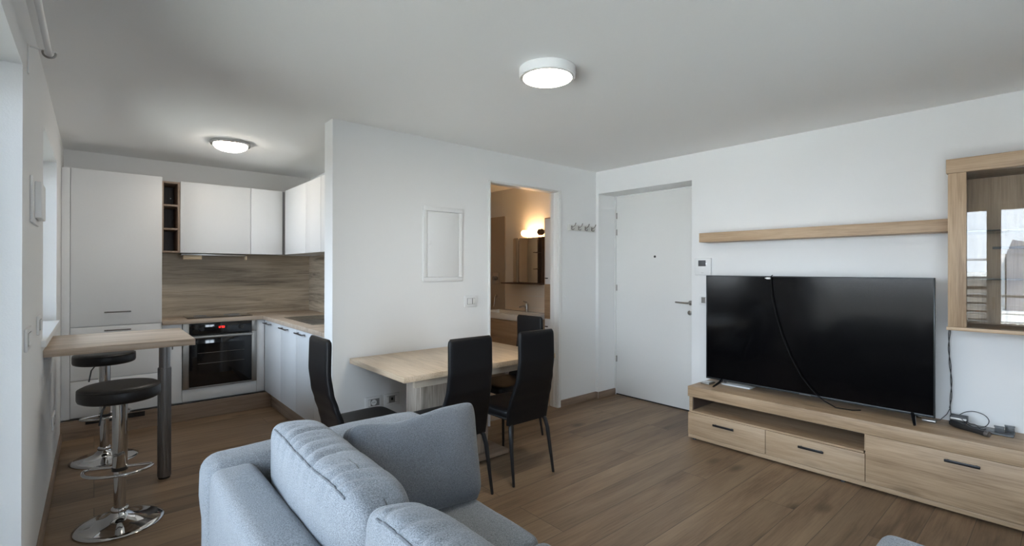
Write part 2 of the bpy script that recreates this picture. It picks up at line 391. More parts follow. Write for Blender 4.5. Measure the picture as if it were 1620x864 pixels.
obj('door_handle', hd, 'satin_steel', door)
obj('lock', MB().lathe([(0, 0), (.024, 0), (.023, .01), (.012, .012), (0, .012)], (4.449, 2.47, .975), 24, '-X'), 'satin_steel', door)
obj('peephole', MB().lathe([(0, 0), (.012, 0), (.012, .006), (.006, .006), (0, .004)], (4.449, 2.866, 1.537), 20, '-X'), 'black_metal', door)

# ------------------------------------------------------------------ outside
struct('floor_balcony', B(-2.1, XO, -2.8, 6.4, -.25, -.04), 'concrete', smooth=0)
t = thing('balcony_railing', 'grey metal balcony railing with horizontal bars outside the balcony doors', 'railing', (-2.0, 1.0, -.04))
mb = MB()
for k in range(7): obj('post', B(-2.02, -1.98, -2.7+k*1.45-.02, -2.7+k*1.45+.02, -.04, 1.02, .003), 'grey_metal', t)
obj('handrail', B(-2.03, -1.97, -2.75, 6.1, 1.02, 1.06, .004), 'steel', t)
for k in range(8): obj('rail_bar', MB().cyl((-2.0, -2.72, .10+k*.115), (-2.0, 6.05, .10+k*.115), .008, 8), 'steel', t)
gr = B(-60, -2.6, -50, 60, -4.2, -4.0); tag(obj('lawn', gr, 'grass_green', smooth=0), kind='structure')
t = thing('neighbour_building', 'low grey brown neighbouring building with louvred front seen mirrored in the cabinet glass', 'building', (-16, 4, -4))
obj('facade', B(-22, -14, -14, 22, -4, 1.30), 'facade_brown', t, smooth=0)
for k in range(14): obj('louvre', B(-14.08, -14, 1.62, 22, -2.6+k*.26, -2.50+k*.26), 'facade_grey', t, smooth=0)
obj('parapet', B(-14.15, -13.95, -14, 22, 1.20, 1.34), 'facade_white', t, smooth=0)
obj('roof_rail', MB().cyl((-14, -14, 1.74), (-14, 22, 1.74), .035, 8), 'facade_line', t)
t = thing('neighbour_house', 'white neighbouring house with sloping grey roof seen mirrored in the cabinet glass', 'house', (-13, 0, -4))
obj('wall_panel', B(-13.9, -12.5, -9, 1.50, -4, .2), 'facade_white', t, smooth=0)
obj('stair_tower', B(-13.9, -13.2, 1.36, 1.55, .2, 1.9), 'facade_white', t, smooth=0)
obj('roof', MB().prism([(1.30, .2), (1.30, 1.9), (1.18, 2.3), (-9, -0.5), (-9, .2)], 'X', -13.8, -12.8), 'roof_grey', t, smooth=0)

def portal(name, c, sx, sy, d):
    l = bpy.data.lights.new(name, 'AREA'); l.shape = 'RECTANGLE'; l.size = sx; l.size_y = sy; l.cycles.is_portal = True
    o = bpy.data.objects.new(name, l); COL.objects.link(o); o.location = c; o.rotation_euler = Vector(d).to_track_quat('-Z', 'Y').to_euler()
portal('portal_balcony', (XO-.01, (WIN_Y0+WIN_Y1)/2, WIN_Z/2), WIN_Y1-WIN_Y0, WIN_Z, (1, 0, 0))
portal('portal_kitchen', (XO-.01, (KW_Y0+KW_Y1)/2, (KW_Z0+KW_Z1)/2), KW_Y1-KW_Y0, KW_Z1-KW_Z0, (1, 0, 0))
portal('portal_fill', ((FILL_WIN[0]+FILL_WIN[1])/2, Y0-.21, (FILL_WIN[2]+FILL_WIN[3])/2), FILL_WIN[1]-FILL_WIN[0], FILL_WIN[3]-FILL_WIN[2], (0, 1, 0))  # sampling portal of the added fill-light window

# ------------------------------------------------------------------ ceiling lights
t = thing('ceiling_light', 'flat round white ceiling light glowing in the middle of the living room ceiling', 'ceiling light', (1.82, 1.825, H))
c = (1.82, 1.825, 0)
obj('housing', MB().lathe([(0, H-.001), (.150, H-.001), (.150, H-.046), (.146, H-.05), (.130, H-.05), (.128, H-.042), (0, H-.042)], c, 64), 'white_plastic', t)
obj('diffuser', MB().lathe([(0, H-.043), (.1265, H-.043), (.1265, H-.049), (.11, H-.051), (0, H-.052)], c, 64), 'lamp_disc', t)
t = thing('ceiling_light', 'domed glass ceiling light with a chrome rim over the kitchen', 'ceiling light', (.862, 4.62, H))
c = (.862, 4.62, 0)
obj('rim', MB().lathe([(0, H-.001), (.15, H-.001), (.152, H-.02), (.146, H-.028), (.128, H-.028), (.128, H-.02), (0, H-.02)], c, 64), 'chrome', t)
obj('lamp_shade', MB().lathe([(.1275, H-.022), (.126, H-.034), (.112, H-.052), (.085, H-.066), (.05, H-.075), (0, H-.078)], c, 64), 'lamp_dome', t)

# ------------------------------------------------------------------ kitchen
YF = 5.426
def bar_handle(mb, p0, p1, out, r=.0055, bar=.0):
    p0, p1, out = Vector(p0), Vector(p1), Vector(out)
    mb.tube([p0+out, p1+out], r, 10); d = (p1-p0)*.12
    mb.tube([p0+d, p0+d+out], r*.85, 8); mb.tube([p1-d, p1-d+out], r*.85, 8)
    return mb
g = .0025
t = thing('tall_cabinet', 'tall white kitchen cabinet with handles standing in the corner beside the window wall', 'cabinet', (.155, 5.64, 0))
obj('body', B(-.208, .465, YF+.02, YB-.002, .15, 2.238), 'white_lacquer', t)
obj('filler_strip', B(-.208, -.155, YF+.001, YF+.02, .15, 2.238, .001), 'white_lacquer', t)
for (z0, z1, hz) in ((.912, 2.24, 1.028), (.4626, .908, .872), (.153, .459, .425)):
    d = obj('door' if z1 > 1 else 'drawer', B(-.152, .465, YF, YF+.019, z0+g/2, z1-g/2, .0015), 'white_lacquer', t)
    hh = bar_handle(MB(), (.063, YF, hz), (.243, YF, hz), (0, -.03, 0))
    obj('handle', hh, 'handle_metal', d)
t = thing('open_shelf', 'narrow brown wooden open shelf unit between tall cabinet and wall cupboards', 'shelf', (.54, 5.66, 1.55))
obj('side_panel', B(.590, .607, 5.492, YB-.002, 1.553, 2.215, .001), 'niche_oak', t)
obj('side_panel', B(.467, .482, 5.492, YB-.002, 1.553, 2.215, .001), 'niche_oak', t)
obj('back_panel', B(.482, .590, 5.80, 5.815, 1.553, 2.215), 'niche_dark', t)
for z in (1.553, 1.765, 1.985, 2.199): obj('shelf_board', B(.4825, .5895, 5.494, 5.80, z, z+.016, .001), 'niche_oak', t)
obj('hook', MB().cyl((.562, 5.80, 2.09), (.562, 5.77, 2.09), .005, 10), 'satin_steel', t)
def wall_cab(label, x0, x1, loc):
    t = thing('wall_cupboard', label, 'cupboard', loc)
    obj('body', B(x0+.001, x1-.001, 5.51, YB-.002, 1.556, 2.222), 'cabinet_edge', t)
    obj('door', B(x0+g/2, x1-g/2, 5.49, 5.509, 1.553, 2.225, .0015), 'white_lacquer', t); return t
wall_cab('wide white wall cupboard above the hob, right of the brown open shelf', .609, 1.208, (.91, 5.67, 1.553))
wall_cab('narrow white wall cupboard on the back wall next to the kitchen corner', 1.209, 1.5125, (1.36, 5.67, 1.553))
for (y0, y1, lb) in ((4.77, 5.43, 'white wall cupboard on the right kitchen wall nearest the corner'),
                     (4.37, 4.766, 'white wall cupboard on the right kitchen wall, second from the corner'),
                     (3.60, 4.366, 'white wall cupboard on the right kitchen wall closest to the partition end')):
    t = thing('wall_cupboard', lb, 'cupboard', (1.7, (y0+y1)/2, 1.553))
    obj('body', B(1.541, XK-.002, y0+.001, y1-.001, 1.556, 2.222), 'cabinet_edge', t)
    obj('door', B(1.52, 1.54, y0+g/2, y1-g/2, 1.553, 2.225, .0015), 'white_lacquer', t)
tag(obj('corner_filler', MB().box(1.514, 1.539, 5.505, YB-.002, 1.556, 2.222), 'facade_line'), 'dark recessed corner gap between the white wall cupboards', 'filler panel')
# splashback
mb = MB(); mb.box(.467, XK-.001, YB-.012, YB-.001, .926, 1.5525)
tag(obj('splashback', mb, 'splash_oak', smooth=0), 'wood-effect splashback along the back kitchen wall behind the hob', 'splashback')
tag(obj('splashback', B(XK-.012, XK-.001, 3.60, YB-.0125, .926, 1.5525), 'splash_oak_y', smooth=0), 'wood-effect splashback along the right kitchen wall above the sink', 'splashback')
# hood and lamp strip under the cupboards
t = thing('range_hood', 'beige pull-out hood edge under the wide wall cupboard', 'range hood', (.91, 5.6, 1.49))
obj('hood_flap', B(.640, .79, 5.535, 5.60, 1.493, 1.532, .002), 'hood_beige', t)
obj('hood_body', B(.63, 1.19, 5.60, 5.80, 1.53, 1.5525, .002), 'steel', t)
obj('side_bracket', B(1.172, 1.186, 5.535, 5.60, 1.493, 1.532, .002), 'hood_beige', t)
# worktop L
mb = MB(); mb.prism([(.467, YB-.013), (.467, 5.40), (1.298, 5.40), (1.298, 3.70), (1.298, 3.57), (XK-.013, 3.57), (XK-.013, YB-.013)], 'Z', .887, .925, bev=.002)
tag(obj('worktop', mb, 'worktop_oak', smooth=30), 'L-shaped light oak effect kitchen worktop holding the hob and the sink', 'worktop')
t = thing('hob', 'black glass hob set into the worktop above the oven', 'hob', (.93, 5.64, .925))
obj('glass_plate', B(.665, 1.225, 5.47, 5.79, .9255, .931, .002), 'black_gloss', t)
mb = MB()
for (x, y, r) in ((.80, 5.55, .07), (.80, 5.71, .055), (1.08, 5.56, .055), (1.08, 5.71, .07)):
    obj('cooking_zone_mark', MB().tube([(x+r*math.cos(a*PI/12), y+r*math.sin(a*PI/12), .9312) for a in range(24)], .001, 4, closed=True), 'facade_line', t)

t = thing('sink', 'stainless steel kitchen sink with bowl set into the worktop', 'sink', (1.62, 4.62, .925))
sk = MB(); 
sk.box(1.40, 1.435, 4.22, 5.02, .9255, .932, .002); sk.box(1.80, 1.84, 4.22, 5.02, .9255, .932, .002)
sk.box(1.435, 1.80, 4.22, 4.26, .9255, .932, .002); sk.box(1.435, 1.80, 4.62, 4.66, .9255, .932, .002)
sk.box(1.435, 1.80, 4.98, 5.02, .9255, .932, .002)
obj('rim', sk, 'steel', t)
obj('drainer', B(1.436, 1.799, 4.661, 4.979, .9255, .9285), 'steel', t)
obj('bowl', B(1.436, 1.799, 4.261, 4.619, .9252, .9265), 'grey_metal', t)
mb = MB()
for k in range(6): mb.box(1.47+k*.055, 1.478+k*.055, 4.69, 4.95, .9285, .931, .001)
obj('drainer_ribs', mb, 'steel', t)
# base cabinets, back run
t = thing('base_cabinet', 'narrow white base cabinet with a small handle between tall cabinet and oven', 'cabinet', (.542, 5.64, .15))
obj('body', B(.4665, .619, YF+.02, YB-.02, .152, .886), 'cabinet_edge', t)
d = obj('door', B(.467+g/2, .619-g/2, YF, YF+.019, .153, .884, .0015), 'white_lacquer', t)
obj('handle', MB().cyl((.543, YF, .70), (.543, YF-.025, .70), .006, 10).box(.538, .548, YF-.031, YF-.023, .66, .715, .002), 'handle_metal', d)
t = thing('oven_cabinet', 'white base cabinet carrying the built-in oven, plain panel below', 'cabinet', (.93, 5.64, .15))
obj('body', B(.621, 1.249, YF+.05, YB-.02, .152, .2675), 'cabinet_edge', t)
obj('lower_panel', B(.621, 1.248, YF, YF+.019, .153, .266, .0015), 'white_lacquer', t)
t = thing('oven', 'built-in stainless steel oven with black glass door and red digital clock', 'oven', (.935, 5.64, .27))
obj('housing', B(.623, 1.248, YF+.003, 5.80, .269, .884), 'cabinet_edge', t)
sf = MB(); 
sf.box(.623, .672, YF-.012, YF+.002, .27, .884, .001); sf.box(1.203, 1.248, YF-.012, YF+.002, .27, .777, .001); sf.box(1.203, 1.248, YF-.012, YF+.002, .783, .884, .001)
sf.box(.672, 1.203, YF-.012, YF+.002, .27, .283, .001)
obj('steel_frame', sf, 'satin_steel', t)
obj('control_panel', B(.673, 1.202, YF-.014, YF+.002, .769, .8835, .001), 'black_gloss', t)
dg = obj('door_glass', B(.673, 1.202, YF-.016, YF+.002, .284, .765, .002), 'black_gloss', t)
iw = MB(); iw.box(.735, 1.14, YF-.0185, YF-.0165, .40, .69)
obj('inner_window', iw, 'black_gloss', dg)
mb = MB(); 
for z in (.50, .60): mb.cyl((.74, YF-.0195, z), (1.135, YF-.0195, z), .0012, 6)
obj('oven_rack', mb, 'handle_metal', dg)
oh = MB(); oh.box(.673, 1.202, YF-.052, YF-.036, .742, .766, .004); oh.box(.70, .715, YF-.036, YF-.016, .747, .761, .001); oh.box(1.16, 1.175, YF-.036, YF-.016, .747, .761, .001)
obj('oven_handle', oh, 'satin_steel', t)
for x in (.775, 1.105):
    kn = obj('knob', MB().lathe([(0, 0), (.020, 0), (.019, .012), (.016, .016), (0, .016)], (x, YF-.014, .826), 28, 'Y').box(x-.003, x+.003, YF-.037, YF-.03, .808, .844, .001), 'black_plastic', t)
    # flip the knob outwards
    for v in kn.data.vertices:
        if v.co.y > (YF-.014-5.64) + .0001: v.co.y = 2*(YF-.014-5.64)-v.co.y
    kn.data.update()
dp = obj('clock_display', B(.895, .985, YF-.0155, YF-.0145, .826, .850), 'black_gloss', t)
mb = MB(); sx = .907
SEG = {'1': 'bc', '2': 'abged', '0': 'abcdef', '3': 'abgcd'}
for ch in '12:00':
    if ch == ':':
        mb.box(sx, sx+.002, YF-.0172, YF-.016, .832, .834); mb.box(sx, sx+.002, YF-.0172, YF-.016, .842, .844); sx += .007; continue
    for s_ in SEG[ch]:
        q = {'a': (0, .008, .0165, .018), 'b': (.0065, .008, .009, .018), 'c': (.0065, .008, 0, .009), 'd': (0, .008, 0, .0015), 'e': (0, .0015, 0, .009), 'f': (0, .0015, .009, .018), 'g': (0, .008, .008, .0095)}[s_]
        mb.box(sx+q[0], sx+q[1], YF-.0172, YF-.016, .829+q[2], .829+q[3])
    sx += .013
obj('digits', mb, 'red_display', dp)
tag(obj('corner_filler', B(1.2505, 1.322, YF, YF+.019, .153, .884, .001), 'white_lacquer'), 'white upright filler panel between oven and corner base cupboards', 'filler panel')
# base cabinets, right run
XFK = 1.325
seams = [5.424, 4.874, 4.412, 3.95, 3.575]
lbs = ['white base cupboard in the kitchen corner, furthest of the sink run', 'white base cupboard under the sink, second from the corner', 'white base cupboard under the sink, third from the corner', 'white base cupboard with upright handle closest to the partition wall']
for i in range(4):
    y1, y0 = seams[i], seams[i+1]
    t = thing('base_cabinet', lbs[i], 'cabinet', (1.6, (y0+y1)/2, .15))
    obj('body', B(XFK+.02, XK-.02, y0+.001, y1-.001, .152, .886), 'cabinet_edge', t)
    d = obj('door', B(XFK, XFK+.019, y0+g/2, y1-g/2, .153, .884, .0015), 'white_lacquer', t)
    if i < 3: obj('handle', bar_handle(MB(), (XFK, y1-.05, .853), (XFK, y1-.27, .853), (-.03, 0, 0)), 'handle_metal', d)
    else: obj('handle', bar_handle(MB(), (XFK, 3.90, .64), (XFK, 3.90, .80), (-.03, 0, 0)), 'handle_metal', d)
tag(obj('plinth', B(XL+.001, 1.368, 5.346, 5.364, 0, .151), 'plinth_oak', smooth=0), 'brown wooden plinth board under the tall cabinet and oven', 'plinth')
tag(obj('plinth', B(1.37, 1.388, 3.575, 5.364, 0, .151), 'plinth_oak_y', smooth=0), 'brown wooden plinth board under the sink cupboards', 'plinth')
t = thing('vent_grille', 'black ventilation grille set in the plinth below the tall cabinet', 'vent', (.14, 5.34, .115))
obj('backing', B(-.055, .337, 5.343, 5.3455, .108, .150), 'dark_gap', t)
mb = MB()
for k in range(3): mb.box(-.055, .337, 5.338, 5.344, .111+k*.014, .117+k*.014)
for k in range(10): mb.box(-.055+k*.0432, -.051+k*.0432, 5.338, 5.344, .108, .150)
obj('grille_bars', mb, 'black_plastic', t)

# ------------------------------------------------------------------ bar table and stools
t = thing('bar_table', 'light wooden bar table top fixed below the window sill on one grey leg', 'table', (.14, 3.99, 0))
obj('tabletop', B(XL+.001, .483, 3.617, 4.362, .921, .960, .002), 'worktop_oak', t)
lg = obj('leg', MB().cyl((.357, 3.985, .012), (.357, 3.985, .74), .037, 40), 'grey_metal', t)
obj('leg_extension', MB().cyl((.357, 3.985, .735), (.357, 3.985, .921), .0315, 40), 'grey_metal', lg)
obj('foot_pad', MB().cyl((.357, 3.985, 0), (.357, 3.985, .012), .034, 32), 'black_plastic', lg)
mb = MB()
for k in range(28):
    a = 2*PI*k/28; mb.box(-.0012, .0012, .0362, .0385, .014, .735, mat=Matrix.Translation((.357, 3.985, 0)) @ Matrix.Rotation(a, 4, 'Z'))
obj('leg_flutes', mb, 'grey_metal', lg)
obj('wall_bracket', B(XL+.001, XL+.03, 3.66, 4.32, .905, .921), 'handle_metal', t)

def make_stool(loc, zs, rz, label):
    t = thing('bar_stool', label, 'stool', (loc[0], loc[1], 0), 0, 'bar stools with black round seats')
    x, y = loc; c = (x, y, 0)
    obj('base', MB().lathe([(0, .0), (.196, .0), (.2, .004), (.198, .008), (.17, .013), (.13, .020), (.09, .031), (.06, .046), (.042, .064), (.036, .078), (0, .078)], c, 96), 'chrome', t, smooth=60)
    obj('base_collar', MB().lathe([(.028, .07), (.040, .072), (.042, .082), (.036, .092), (.028, .094)], c, 40), 'chrome', t, smooth=60)
    zj = zs-.465
    obj('lower_column', MB().cyl((x, y, .078), (x, y, zj+.02), .0275, 40), 'chrome', t)
    obj('upper_column', MB().lathe([(0, zj), (.031, zj), (.034, zj+.006), (.034, zs-.09), (0, zs-.09)], c, 40), 'chrome', t)
    obj('column_ring', MB().lathe([(.0275, zj-.008), (.036, zj-.006), (.036, zj+.012), (.0275, zj+.014)], c, 40), 'black_plastic', t)
    fz = zj-.012+.02; pts = []
    for k in range(25):
        a = PI*k/24; pts.append((-.155*math.cos(a), -.130*math.sin(a)-.01, fz))
    pts = [(-.03, .0, fz+.002), (-.14, .008, fz)]+pts[0:]+[(.14, .008, fz), (.03, .0, fz+.002)]
    ft = MB(); ft.tube([Vector(p) for p in pts], .0085, 12); ft.bm.transform(Matrix.Translation(c) @ Matrix.Rotation(rz, 4, 'Z'))
    obj('footrest', ft, 'chrome', t)
    st = MB(); r = .183
    st.lathe([(0, zs-.078), (r-.015, zs-.078), (r-.004, zs-.072), (r, zs-.06), (r, zs-.022), (r-.006, zs-.009), (r-.022, zs-.001), (r-.06, zs+.001), (0, zs+.002)], c, 72)
    s_ = obj('seat', st, 'stool_leather', t, smooth=60)
    obj('piping', MB().tube([(x+(r-.003)*math.cos(a*PI/36), y+(r-.003)*math.sin(a*PI/36), zs-.014) for a in range(72)], .0028, 6, closed=True), 'stool_leather', s_)
    obj('seat_plate', MB().lathe([(0, zs-.092), (.07, zs-.092), (.075, zs-.079), (0, zs-.078)], c, 32), 'black_metal', t)
    lv = MB(); d = Vector((-math.cos(rz*0+.5), -math.sin(.5), 0))
    lv.tube([Vector((x, y, zs-.085)), Vector((x, y, zs-.09))+d*.06, Vector((x, y, zs-.12))+d*.085, Vector((x, y, zs-.20))+d*.10], .0045, 8)
    obj('height_lever', lv, 'black_metal', t)
    return t
make_stool((.108, 3.43), .765, math.radians(-22), 'chrome bar stool with black round seat standing in front of the bar table')
make_stool((.058, 4.67), .785, math.radians(28), 'chrome bar stool with black round seat behind the bar table near the cupboards')

# ------------------------------------------------------------------ dining table
TZ = .76
t = thing('dining_table', 'light oak extending dining table on a slab pedestal against the partition wall', 'table', (2.02, 2.98, 0))
obj('tabletop', B(1.387, 2.668, 2.585, 3.392, TZ-.036, TZ, .002), 'table_oak', t)
obj('apron', B(1.475, 2.60, 2.612, 2.64, TZ-.084, TZ-.037, .001), 'table_edge_oak', t)
obj('apron', B(1.475, 2.60, 3.28, 3.31, TZ-.08, TZ-.037, .001), 'table_edge_oak', t)
obj('apron', B(1.66, 1.69, 2.641, 3.279, TZ-.08, TZ-.037, .001), 'table_edge_oak', t)
obj('pedestal', B(1.66, 2.23, 2.86, 3.06, .041, TZ-.037, .002), 'table_leg_oak', t)
obj('base_board', B(1.60, 2.385, 2.80, 3.20, .010, .040, .002), 'plinth_oak', t)
obj('floor_pads', MB().box(1.62, 2.36, 2.82, 3.18, 0, .010), 'black_plastic', t)

# ------------------------------------------------------------------ dining chairs
def interp(tab, z):
    for (z0, v0), (z1, v1) in zip(tab, tab[1:]):
        if z0 <= z <= z1:
            u = (z-z0)/(z1-z0); u = u*u*(3-2*u)*.5+u*.5; return v0+(v1-v0)*u
    return tab[-1][1] if z > tab[-1][0] else tab[0][1]
def chair_back():
    mb = MB(); t = bmesh.new()
    yt = [(.375, .072), (.45, .062), (.52, .045), (.60, .018), (.68, -.006), (.80, -.022), (.995, -.018)]
    wt = [(.375, .178), (.46, .182), (.55, .178), (.64, .165), (.72, .158), (.995, .156)]
    th = .019; rings = []
    for i in range(41):
        z = .375+(.995-.375)*i/40; wv = interp(wt, z); y = interp(yt, z); e = min(1, (40-i)/2.0); e = .45+.55*math.sqrt(max(0, 1-(1-e)**2)) if i > 37 else 1
        if i > 37: wv -= .012*(1-math.sqrt(max(0, 1-((i-37)/3.0)**2)))
        ring = []
        for k in range(32):
            a = 2*PI*k/32; ca, sa = math.cos(a), math.sin(a)
            px = wv*abs(ca)**.22*(1 if ca >= 0 else -1); py = th*e*abs(sa)**.5*(1 if sa >= 0 else -1)
            ring.append(t.verts.new((px, y+py, z)))
        rings.append(ring)
    for A, C in zip(rings, rings[1:]):
        for k in range(32): t.faces.new((A[k], A[(k+1) % 32], C[(k+1) % 32], C[k]))
    t.faces.new(rings[0][::-1]); t.faces.new(rings[-1]); bmesh.ops.recalc_face_normals(t, faces=t.faces[:])
    return mb.merge(t)
def make_chair():
    t = thing('dining_chair', '', 'chair')
    obj('backrest', chair_back(), 'black_leather', t, world=False, smooth=60)
    st = MB(); q = bmesh.new(); n = 18; hs = .024
    # cushioned seat, wider at the front with rounded corners
    rings = []
    for (dz, ins) in ((-.022, .012), (-.026, .0), (-.012, -.0), (.008, .0), (.019, .007), (.024, .022), (.026, .06)):
        ring = []
        for k in range(48):
            a = 2*PI*k/48; ca, sa = math.cos(a), math.sin(a)
            v = .5*(abs(sa)**.35*(1 if sa >= 0 else -1))+.5
            hw = .178+(.200-.178)*v-ins
            ring.append(q.verts.new((hw*abs(ca)**.3*(1 if ca >= 0 else -1), .265+(.205-ins)*abs(sa)**.35*(1 if sa >= 0 else -1), .448+dz)))
        rings.append(ring)
    for A, C in zip(rings, rings[1:]):
        for k in range(48): q.faces.new((A[k], A[(k+1) % 48], C[(k+1) % 48], C[k]))
    q.faces.new(rings[0][::-1]); q.faces.new(rings[-1]); bmesh.ops.recalc_face_normals(q, faces=q.faces[:]); st.merge(q)
    obj('seat', st, 'black_leather', t, world=False, smooth=60)
    fr = MB()
    for s_ in (-1, 1): fr.tube([(s_*.160, .065, .412), (s_*.172, .44, .412)], .010, 8)
    fr.tube([(-.172, .44, .412), (.172, .44, .412)], .010, 8); fr.tube([(-.160, .075, .40), (.160, .075, .40)], .010, 8)
    obj('seat_frame', fr, 'black_metal', t, world=False)
    for s_ in (-1, 1):
        obj('leg', MB().tube([(s_*.140, .068, .385), (s_*.158, .060, .362), (s_*.168, .045, .30), (s_*.181, .0, .004), (s_*.181, .0, 0)], [.012, .0145, .0145, .009, .008], 14), 'black_metal', t, world=False)
        obj('leg', MB().tube([(s_*.168, .430, .412), (s_*.171, .425, .33), (s_*.174, .425, .004), (s_*.174, .425, 0)], [.0135, .013, .009, .008], 14), 'black_metal', t, world=False)
    return t
ch = make_chair()
spots = [(1.698, 2.365, 0, 'black high-back leather dining chair tucked under the table front, directly behind the grey sofa pillow'),
         (2.226, 2.352, 0, 'black high-back leather dining chair on the near side of the table, closest to the TV'),
         (2.872, 3.115, math.radians(90), 'black leather dining chair at the far table end in front of the bathroom doorway'),
         (1.030, 2.912, math.radians(-90), 'black leather dining chair seen side-on at the table end beside the white kitchen cupboards')]
for i, (x, y, rz, lb) in enumerate(spots):
    o = ch if i == 0 else copy_tree(ch)
    o.location = (x, y, 0); o.rotation_euler.z = rz; tag(o, lb, 'chair', 'black dining chairs around the table')

# ------------------------------------------------------------------ sofa
def soft_box(x0, x1, y0, y1, z0, z1, bev=.05, puff=.0, cuts=12, wr=0, seed=0):
    t = bmesh.new(); bmesh.ops.create_cube(t, size=1)
    for v in t.verts: v.co = Vector((x0+(v.co.x+.5)*(x1-x0), y0+(v.co.y+.5)*(y1-y0), z0+(v.co.z+.5)*(z1-z0)))
    bmesh.ops.bevel(t, geom=t.edges[:], offset=bev, segments=5, profile=.5, affect='EDGES')
    bmesh.ops.subdivide_edges(t, edges=[e for e in t.edges if e.calc_length() > .12], cuts=cuts, use_grid_fill=True)
    c = Vector(((x0+x1)/2, (y0+y1)/2, (z0+z1)/2)); h = Vector(((x1-x0)/2, (y1-y0)/2, (z1-z0)/2))
    t.normal_update()
    for v in t.verts:
        q = v.co-c; a = [abs(q[i])/h[i] for i in range(3)]
        k = puff*(1-min(1, sorted(a)[0])**2)*(1-sorted(a)[1]**3)
        d = noise.noise(v.co*7+Vector((seed, 0, 0)))*wr
        v.co += v.normal*(k+d)
    return MB().merge(t)
t = thing('sofa', 'light grey fabric corner sofa with padded arm, its back towards the windows', 'sofa', (.9, 1.2, 0))
SZ = .65
obj('back_frame', soft_box(.322, .486, -.52, 2.12, .06, SZ, .042, .002, 10, .002, 1), 'sofa_fabric', t, smooth=80)
arm = soft_box(.315, 1.29, 2.075, 2.29, .06, SZ+.016, .062, .010, 10, .004, 3)
for v in arm.bm.verts:                       # padded top roll that overhangs the slimmer lower panel
    if v.co.z < .50:
        k = min(1, (.50-v.co.z)/.06); c_ = 2.1825; v.co.y = c_+(v.co.y-c_)*(1-.12*k); v.co.x = .80+(v.co.x-.80)*(1-.02*k)
ao = obj('arm', arm, 'sofa_fabric', t, smooth=80)
obj('seat_cushion', soft_box(.49, 1.235, 1.26, 2.07, .24, .435, .04, .012, 12, .004, 5), 'sofa_fabric', t, smooth=80)
obj('seat_cushion', soft_box(.49, 1.235, .467, 1.255, .24, .435, .04, .012, 12, .004, 6), 'sofa_fabric', t, smooth=80)
obj('chaise_cushion', soft_box(.49, 2.215, -.50, .462, .24, .445, .045, .010, 14, .003, 7), 'sofa_fabric', t, smooth=80)
mb = soft_box(.49, 1.225, .46, 2.07, .06, .238, .02, 0, 4); mb.merge(soft_box(.49, 2.15, -.50, .455, .06, .238, .02, 0, 4).bm)
obj('seat_base', mb, 'sofa_fabric', t, smooth=80)
for (x, y) in ((.38, 2.2), (1.22, 2.2), (.38, -.45), (2.08, -.42), (2.08, .36), (1.15, .60)):
    obj('foot', MB().lathe([(0, 0), (.018, 0), (.024, .06), (0, .06)], (x, y, 0), 16), 'black_plastic', t)
# seams on the frame
mb = MB(); mb.tube([(.316+.012, 2.078, z/100) for z in range(8, 60, 4)], .0025, 6)
obj('seam', mb, 'seam_thread', t)

def gauss(x): return math.exp(-x*x)
def back_cushion(name, loc, L, T, Hh, lean, seed, label, yaw_=0, slump=.03):
    """boxy back cushion: L along y, T thick in x, Hh high; seam along the rear top edge with gathers"""
    t_ = bmesh.new(); n = 72
    bmesh.ops.create_cube(t_, size=2)
    bmesh.ops.subdivide_edges(t_, edges=t_.edges[:], cuts=n-1, use_grid_fill=True)
    p = 5.5; rnd = random.Random(seed)
    folds = []; y = -.93
    while y < .93:
        folds.append((y, rnd.uniform(.55, 1.15), rnd.uniform(-.16, .16), rnd.uniform(.5, 1.6))); y += rnd.uniform(.085, .19)
    def shape(q):
        x, y, z = q; r = (abs(x)**p+abs(y)**p+abs(z)**p)**(1/p); x, y, z = x/r, y/r, z/r
        puff = (1-y*y)*(1-z*z)
        X = x*T/2*(1+.20*puff); Y = y*L/2*(1+.03*(1-z*z)*(1-x*x)); Z = z*Hh/2
        up = max(0, z)
        if z > 0: Z += .014*(1-y**4)*(1-x*x)-slump*(x+1)/2*up**2-.010*gauss((y+.15)*2.0)*up
        # gathers: narrow creases that run out from the rear seam over the top
        f_ = 0; b_ = 0
        for (fy, am, sl, ln) in folds:
            f_ += am*gauss((y-fy-sl*(x+1)*.5)/.024)*math.exp(-(x+1)/(.9*ln))*(1-math.exp(-(x+1)*7))
            b_ += am*gauss((y-fy+sl*(1-z)*.5)/.03)*math.exp(-(1-z)/(.30*ln))
        Z -= f_*.021*up**4*(1-abs(y)**10)
        if x < -.5: X += b_*.009*min(1, (-x-.5)*2)*max(0, z+.2)*(1-abs(y)**8)
        X += .004*noise.noise(Vector((y*3, z*2, seed+4)))*(-1 if x < 0 else 1)
        return Vector((X, Y, Z))
    for v in t_.verts: v.co = shape(v.co)
    o_root = thing(name, label, 'cushion', loc, yaw_, 'sofa back cushions')
    M = Matrix.Rotation(lean, 4, 'Y'); t_.transform(M)
    mb = MB(); mb.merge(t_)
    obj('cover', mb, 'sofa_fabric', o_root, world=False, smooth=180)
    pts = []
    for i in range(121):
        y = -.965+1.93*i/120; q = M @ (shape(Vector((-1, y, 1)))*1.006)
        pts.append(q)
    obj('seam', MB().tube(pts, .0034, 8), 'sofa_fabric_shaded', o_root, world=False, smooth=60)
    return o_root
back_cushion('back_cushion', (.592, 1.60, .640), .88, .195, .39, math.radians(-2), 13, 'grey back cushion nearest the sofa arm with a gathered top seam', math.radians(-1), .03)
back_cushion('back_cushion', (.575, .665, .655), .93, .175, .425, math.radians(-1), 41, 'grey back cushion at the bottom edge of the photo, nearest the camera', math.radians(1.5), .05)

